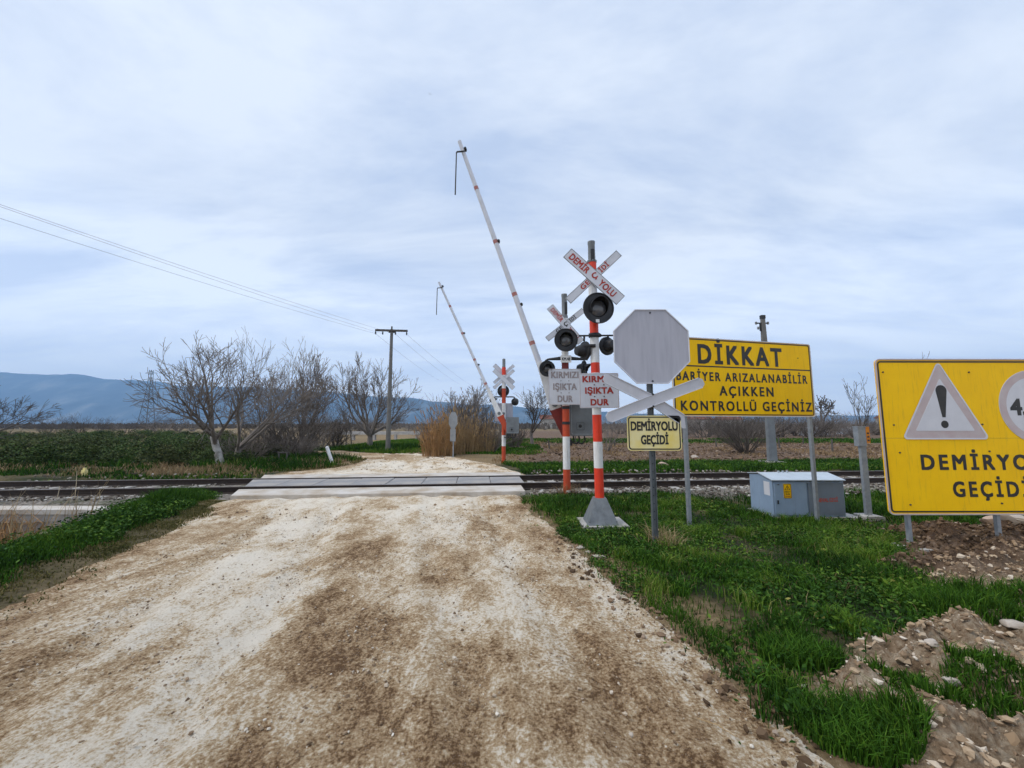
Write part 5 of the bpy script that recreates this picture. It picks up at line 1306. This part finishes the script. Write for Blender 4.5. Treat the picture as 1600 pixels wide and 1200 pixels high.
# track strips
def wfar(x, y):
    td = tdist(x, y); n = fbm(x*.8, y*.8, 3, 101)-.5
    return sstep(1.9, 2.5, td+n)*sstep(5.4, 4.6, td+1.3*n)*np.where(x > .3+.0*y, 1, np.where(x > -2.6, sstep(.2,.6,x-road_r(y)), 0))
x, y = scatter(70000, -2.5, 26, 13, 19, wfar); blades("far_verge_grass", x, y, np.full(len(x), .17), .03, M['grass'], "green grass strip along the far side of the track", "grass", .7)
x, y = scatter(50000, -2.5, 26, 13, 19, wfar); weeds("far_verge_weeds", x, y, .17, .035, M['weed'], "leafy weeds along the far side of the track", "weeds")
def wscr(x, y): return np.where((road_in(x, y) < -.2) & (tdist(x, y) > 1.9) & (x < -6), 1, 0)*sstep(.34,.55,fbm(x*.6,y*.6,3,103))
x, y = scatter(150000, -40, -6.5, 12, 30, lambda a, b: wscr(a, b)*np.where(np.abs(a) < 1.45*b, 1, 0)); blades("scrub_grass", x, y, .12+.25*rng.random(len(x))*sstep(13.8,15,y), .03, M['grass'], "green undergrowth below the scrub and the fruit trees", "grass", .7, tint=np.clip(.1+.6*rng.random(len(x))*fbm(x*.7,y*.7,3,104)*2,0,1))
x, y = scatter(26000, -40, -6.5, 12.6, 19, lambda a, b: np.where((road_in(a,b) < -.1) & (tdist(a,b) > 1.8), 1, 0)*sstep(.45,.6,fbm(a*.7,b*.7,3,105))*np.where(np.abs(a) < 1.45*b,1,0)); blades("dry_grass", x, y, np.full(len(x), .22), .02, M['straw'], "dry straw tufts along the far side of the track at left", "dry grass", .9, tint=.6*rng.random(len(x)))
x, y = scatter(60000, -14, 2, 20, 42, lambda a, b: np.where((road_in(a,b) < -.15) & (b > 21.5), 1, 0)*sstep(.3,.5,fbm(a*.4,b*.4,3,106))); blades("meadow_grass", x, y, np.full(len(x), .16), .05, M['grass'], "green meadow grass around the utility pole", "grass", .7, tint=np.clip(.2+.6*fbm(x*.3,y*.3,2,3)+.3*rng.random(len(x)),0,.96))
x, y = scatter(20000, -13, -3, 13.3, 22, lambda a, b: np.where((road_in(a,b) < .05) & (road_in(a,b) > -1.6) & (tdist(a,b) > 2.2), 1, 0)*sstep(.4,.6,fbm(a*1.2,b*1.2,3,107))); blades("lane_turf", x, y, np.full(len(x), .10), .03, M['grassd'], "olive turf along the rim of the road beyond the crossing", "turf", 1.)
x, y = scatter(30000, -1, 62, 33, 44, lambda a, b: sstep(33,35,b)*sstep(44,41,b)*np.where(a > 0,1,0)*sstep(.3,.5,fbm(a*.4,b*.4,3,117))); blades("field_strip_grass", x, y, np.full(len(x), .2), .07, M['grass'], "green strip of grass across the ploughed field", "grass", .7)
x, y = scatter(40000, -1, 30, 17, 45, lambda a, b: sstep(.5,.66,fbm(a*.7,b*.35,3,108))); blades("field_straw", x, y, np.full(len(x), .14), .035, M['straw'], "dry stubble scattered over the ploughed field", "stubble", 1., tint=.55*rng.random(len(x)))
# ballast weeds
x, y = scatter(26000, -17, 17, 8.6, 13.5, lambda a, b: np.where((np.abs(np.abs(tdist(a,b))-1.65) < .5) & ((a < -7.8) | (a > .6)), 1, 0)*sstep(.50,.64,fbm(a*1.1,b*1.1,3,109))); weeds("ballast_weeds", x, y, .07, .022, M['weed'], "low weeds in the ballast shoulders of the track", "weeds", tint=.3+.7*rng.random(len(x)))
# reeds in front of the culvert wall
r2 = np.random.default_rng(5); n = 330
x = r2.uniform(-11.8, -7.9, n); y = r2.uniform(6.7, 7.65, n); h = .75+.55*r2.random(n)
o = blades("ditch_reeds", x, y, h, .017, M['straw'], "dry tan reeds standing in the ditch before the culvert wall", "dry reeds", .35)
x = r2.normal(-9.6, .55, 420); y = r2.uniform(6.9, 7.6, 420)
o = blades("ditch_reeds", x, y, np.full(420, .95), .02, M['reedo'], "orange brown sedge in the ditch before the culvert wall", "dry reeds", .8)
# dry tangle at the octagon post
x = r2.normal(Po.x+.12, .10, 260); y = r2.normal(Yo, .10, 260); blades("dry_tangle", x, y, np.full(260, .26), .006, M['straw'], "dry tangle of stalks at the foot of the octagonal sign", "dry grass", 1.6)
x = r2.normal(Pb.x+.02, .14, 200); y = r2.normal(Yb, .12, 200); blades("dry_tangle", x, y, np.full(200, .34), .009, M['straw'], "dry stalks at the foot of the barrier post", "dry grass", 1.0)
# grass tufts on the bare soil at lower right: each a thing
def tuft(px, py, rad, n, h, label):
    g_ = G(px, py); rr = np.sqrt(r2.random(n))*rad; a = r2.uniform(0, 6.28, n); x = g_.x+np.cos(a)*rr*1.25; y = g_.y+np.sin(a)*rr*.8
    o = blades("grass_tuft", x, y, np.full(n, h), .0075, M['grass'], label, "grass tuft", .9, tint=np.clip(.25+.5*r2.random(n),0,1)); del o["kind"]; o["group"] = "grass tufts on the bare soil"
tuft(1345, 1150, .26, 3200, .12, "dark green grass tuft at the road's edge in the lower right")
tuft(1545, 965, .42, 4500, .17, "big green grass tuft on the soil under the big board")
tuft(1395, 1075, .16, 900, .07, "small tuft on the pale clods right of the verge grass")
tuft(1470, 1115, .14, 900, .08, "small tuft on the clods near the bottom right corner")
tuft(1560, 1110, .22, 1800, .09, "flat green tuft by the right edge of the bottom corner")
tuft(1250, 1035, .22, 2200, .14, "drooping grass tuft at the verge's lowest tip")

# ------------------------------------------------------------------ stones and clods
def ico(sub=2):
    bm = bmesh.new(); bmesh.ops.create_icosphere(bm, subdivisions=sub, radius=1)
    V = np.array([v.co[:] for v in bm.verts]); F = np.array([[v.index for v in f.verts] for f in bm.faces]); bm.free(); return V, F
IV, IF = ico(1); IV2, IF2 = ico(3)
def pebbles(name, x, y, s, mat, label, cat, sink=.25, r=rng, zoff=0):
    n = len(x); z = gz(x, y)+zoff; k = len(IV)
    jit = 1+.36*r.normal(size=(n,k)); sc = np.stack([1+.35*r.random(n), .7+.5*r.random(n), .55+.5*r.random(n)], -1)
    V = IV[None]*jit[:,:,None]*sc[:,None,:]*s[:,None,None]
    a = r.uniform(0,6.28,n); c, q_ = np.cos(a)[:,None], np.sin(a)[:,None]
    X_ = V[:,:,0]*c-V[:,:,1]*q_; Y_ = V[:,:,0]*q_+V[:,:,1]*c
    P = np.stack([X_+x[:,None], Y_+y[:,None], V[:,:,2]+(z+s*(.5-sink*2)*.5)[:,None]], -1)
    F = (IF[None]+(np.arange(n)*k)[:,None,None]).reshape(-1,3)
    o = arrays_mesh(name, P.reshape(-1,3), [F], mat, tint=np.repeat(r.random(n), k)); return tag(o, label, cat, kind="stuff")
M['pebble'] = leafmat("pebble_stone", [(0, (.12,.08,.05)), (.5, (.27,.19,.12)), (.85, (.44,.36,.27)), (1, (.62,.57,.49))], .95)
M['ballast'] = leafmat("ballast_stone", [(0, (.07,.055,.045)), (.5, (.19,.16,.13)), (.85, (.30,.27,.23)), (1, (.50,.47,.42))], .95)
M['paleclod'] = leafmat("pale_clod", [(0, (.16,.105,.065)), (.5, (.34,.24,.15)), (.85, (.47,.37,.26)), (1, (.60,.53,.44))], .95)
M['clod'] = leafmat("soil_clod", [(0, (.05,.031,.018)), (.45, (.13,.084,.05)), (.88, (.21,.14,.088)), (1, (.33,.26,.20))], .95)
x, y = scatter(26000, -4.6, 2.1, 1.9, 7.5, lambda a, b: np.where(road_in(a,b) > 0, 1, 0)*(.25+.75*sstep(.45,.65,fbm(a*1.7,b*1.7,3,111)))); pebbles("road_gravel", x, y, .0025+.009*rng.random(len(x))**5, M['pebble'], "loose gravel strewn over the dirt road", "gravel", .1)
x, y = scatter(2600, -8.2, .9, 7.0, 22, lambda a, b: np.where((road_in(a,b) > 0) & (np.abs(tdist(a,b)) > 2.4), 1, 0)); pebbles("road_gravel", x, y, .008+.02*rng.random(len(x))**3, M['pebble'], "loose gravel on the road around the crossing", "gravel", .1)
x, y = scatter(90000, 1.2, 9.5, 1.9, 8, lambda a, b: soil_w(a,b)*np.where(a > road_r(b)+.05,1,0)); pl_ = y < 3.9+.25*(x-2)
pebbles("soil_clods", x[~pl_], y[~pl_], .005+.030*rng.random((~pl_).sum())**4, M['clod'], "broken clods of dark ploughed soil under the big board", "clods", .25)
pebbles("soil_clods", x[pl_], y[pl_], .0035+.024*rng.random(pl_.sum())**4.5, M['paleclod'], "crumbled pale clods of soil in the lower right corner", "clods", .3)
x, y = scatter(4000, -.5, 2.1, 1.9, 6, lambda a, b: sstep(-.55,-.1,a-road_r(b))*sstep(.15,-.05,a-road_r(b))); pebbles("edge_clods", x, y, .005+.025*rng.random(len(x))**4, M['clod'], "crumbled clods along the road's right edge", "clods", .1)
x, y = scatter(16000, -20, 20, 8.4, 13.8, lambda a, b: np.where((np.abs(tdist(a,b)) < 2.3) & ((a < -8.2) | (a > .5)), 1, 0)*np.where(tdist(a,b) > .95, np.where(a < 0, .12, .4), .8)); pebbles("ballast_stones", x, y, .015+.026*rng.random(len(x)), M['ballast'], "grey and tan ballast stones of the track", "ballast", .1, zoff=.12)
x, y = scatter(9000, 0, 30, 16.5, 40, lambda a, b: np.where(b > 16.8+.05*a,1,0)); pebbles("field_clods", x, y, .025+.06*rng.random(len(x))**2, M['clod'], "clods on the ploughed field beyond the track", "clods", .15)
def rock(loc, s, label, mat='rock', group=None, sc=(1,.8,.6)):
    v = IV2.copy(); f1 = fbm(v[:,0]*1.3+loc[0]*7+9, v[:,1]*1.3+v[:,2]*1.9+loc[1]*5, 4, 121)-.5; v = v*(1+.75*f1)[:,None]*np.array(sc)*s
    for k in range(5):      # broken facets
        d = rng.normal(size=3); d /= np.linalg.norm(d); h = (v@d); lim = .55*h.max(); v = v-np.maximum(h-lim, 0)[:,None]*d*.8
    o = arrays_mesh("stone", v, [IF2], M[mat], smooth=False); o.location = loc; return tag(o, label, "stone", group)
def rk(px, py, s, label, mat='rock', sc=(1,.8,.6), zo=.3):
    g_ = G(px, py); z = zg(g_.x, g_.y); rock((g_.x, g_.y, z+s*zo*.5), s, label, mat, "loose stones", sc)
rk(1036, 730, .24, "pinkish stone in the grass strip beyond the track", 'rockpink')
rk(1086, 715, .2, "white stone at the edge of the ploughed field")
rk(68, 858, .14, "tan stone in the grass of the left bank", 'rockpink')
rk(1500, 815, .2, "big pale stone behind the big board, left one", 'rockpink', sc=(1.2,.8,.5)); rk(1560, 818, .2, "big pale stone behind the big board, middle one", 'rockpink', sc=(1.3,.8,.5)); rk(1592, 826, .2, "pale flat stone behind the big board at the right edge", sc=(1.4,.8,.4))
rk(905, 858, .06, "pale flat stone at the road's right edge below the nearest signal", sc=(1.2,.8,.35)); rk(938, 872, .07, "long pale stone lying where verge grass meets road", sc=(1.6,.7,.35)); rk(918, 864, .05, "small pale stone between two at the verge", sc=(1,.7,.35))
rk(1352, 1117, .035, "pale stone lying between the clods and the dark tuft"); rk(1463, 1066, .04, "grey stone on the clods under the big board")
rk(986, 1155, .014, "small white pebble on the brown patch of the road", sc=(1,.9,.8), zo=.9); rk(1224, 1158, .013, "small white chip near the road's lower right edge", sc=(1.6,.6,.5), zo=.9)
rk(1490, 1098, .05, "white stone near the bottom right corner"); rk(1550, 1075, .07, "broad pale slab of rock at the right edge", sc=(1.8,.9,.3)); rk(1590, 1000, .07, "white rock at the right edge above the slab", sc=(1.6,.9,.4))
def stick(px, py, px2, py2, label, r_t=.004):
    a, b = G(px, py), G(px2, py2); pts = [(a.x,a.y,zg(a.x,a.y)+.008), ((a.x+b.x)/2+.012,(a.y+b.y)/2+.01,zg((a.x+b.x)/2,(a.y+b.y)/2)+.014), (b.x,b.y,zg(b.x,b.y)+.008)]
    m = MB(); m.tube(pts, [r_t, r_t*.9, r_t*.6], 6); o = m.build("twig", M['reed'], None, 60); tag(o, label, "twig", "dry twigs on the road")
stick(1226, 1141, 1262, 1137, "short dry twig by the white chip on the road"); stick(1090, 1126, 1150, 1155, "bent dry twig on the brown patch of the road", .003)
# pale stalks over the track
for i, (px, py0, py1) in enumerate(((117,776,735),(153,790,763),(90,772,760))):
    a = U(px, py0, 8.9); b = U(px+3, py1, 8.9); m = MB(); m.tube([a-Vector((0,0,.1)), (a+b)/2+Vector((.01,0,0)), b], [.008,.006,.004], 5); o = m.build("reed_stalk", M['reedp'], None, 60); tag(o, ("tallest dry stalk before the near rail at left", "short dry stalk before the near rail, rightmost of three", "short dry stalk before the near rail, leftmost of three")[i], "stalk", "dry stalks before the near rail")

# ------------------------------------------------------------------ haze
m = MB(); m.box(-4700, 4700, -320, 4660, -2.2, 590); hzo = m.build("haze", [])
hm_ = bpy.data.materials.new("haze_air"); hm_.use_nodes = True; t_ = hm_.node_tree; t_.nodes.clear()
o_ = t_.nodes.new("ShaderNodeOutputMaterial"); v_ = t_.nodes.new("ShaderNodeVolumePrincipled"); v_.inputs["Color"].default_value = (.36,.62,1,1); v_.inputs["Density"].default_value = 2.1e-4; v_.inputs["Anisotropy"].default_value = .1
t_.links.new(v_.outputs[0], o_.inputs["Volume"]); hzo.data.materials.append(hm_); tag(hzo, "thin blue air that veils the far mountains", "haze", kind="stuff")
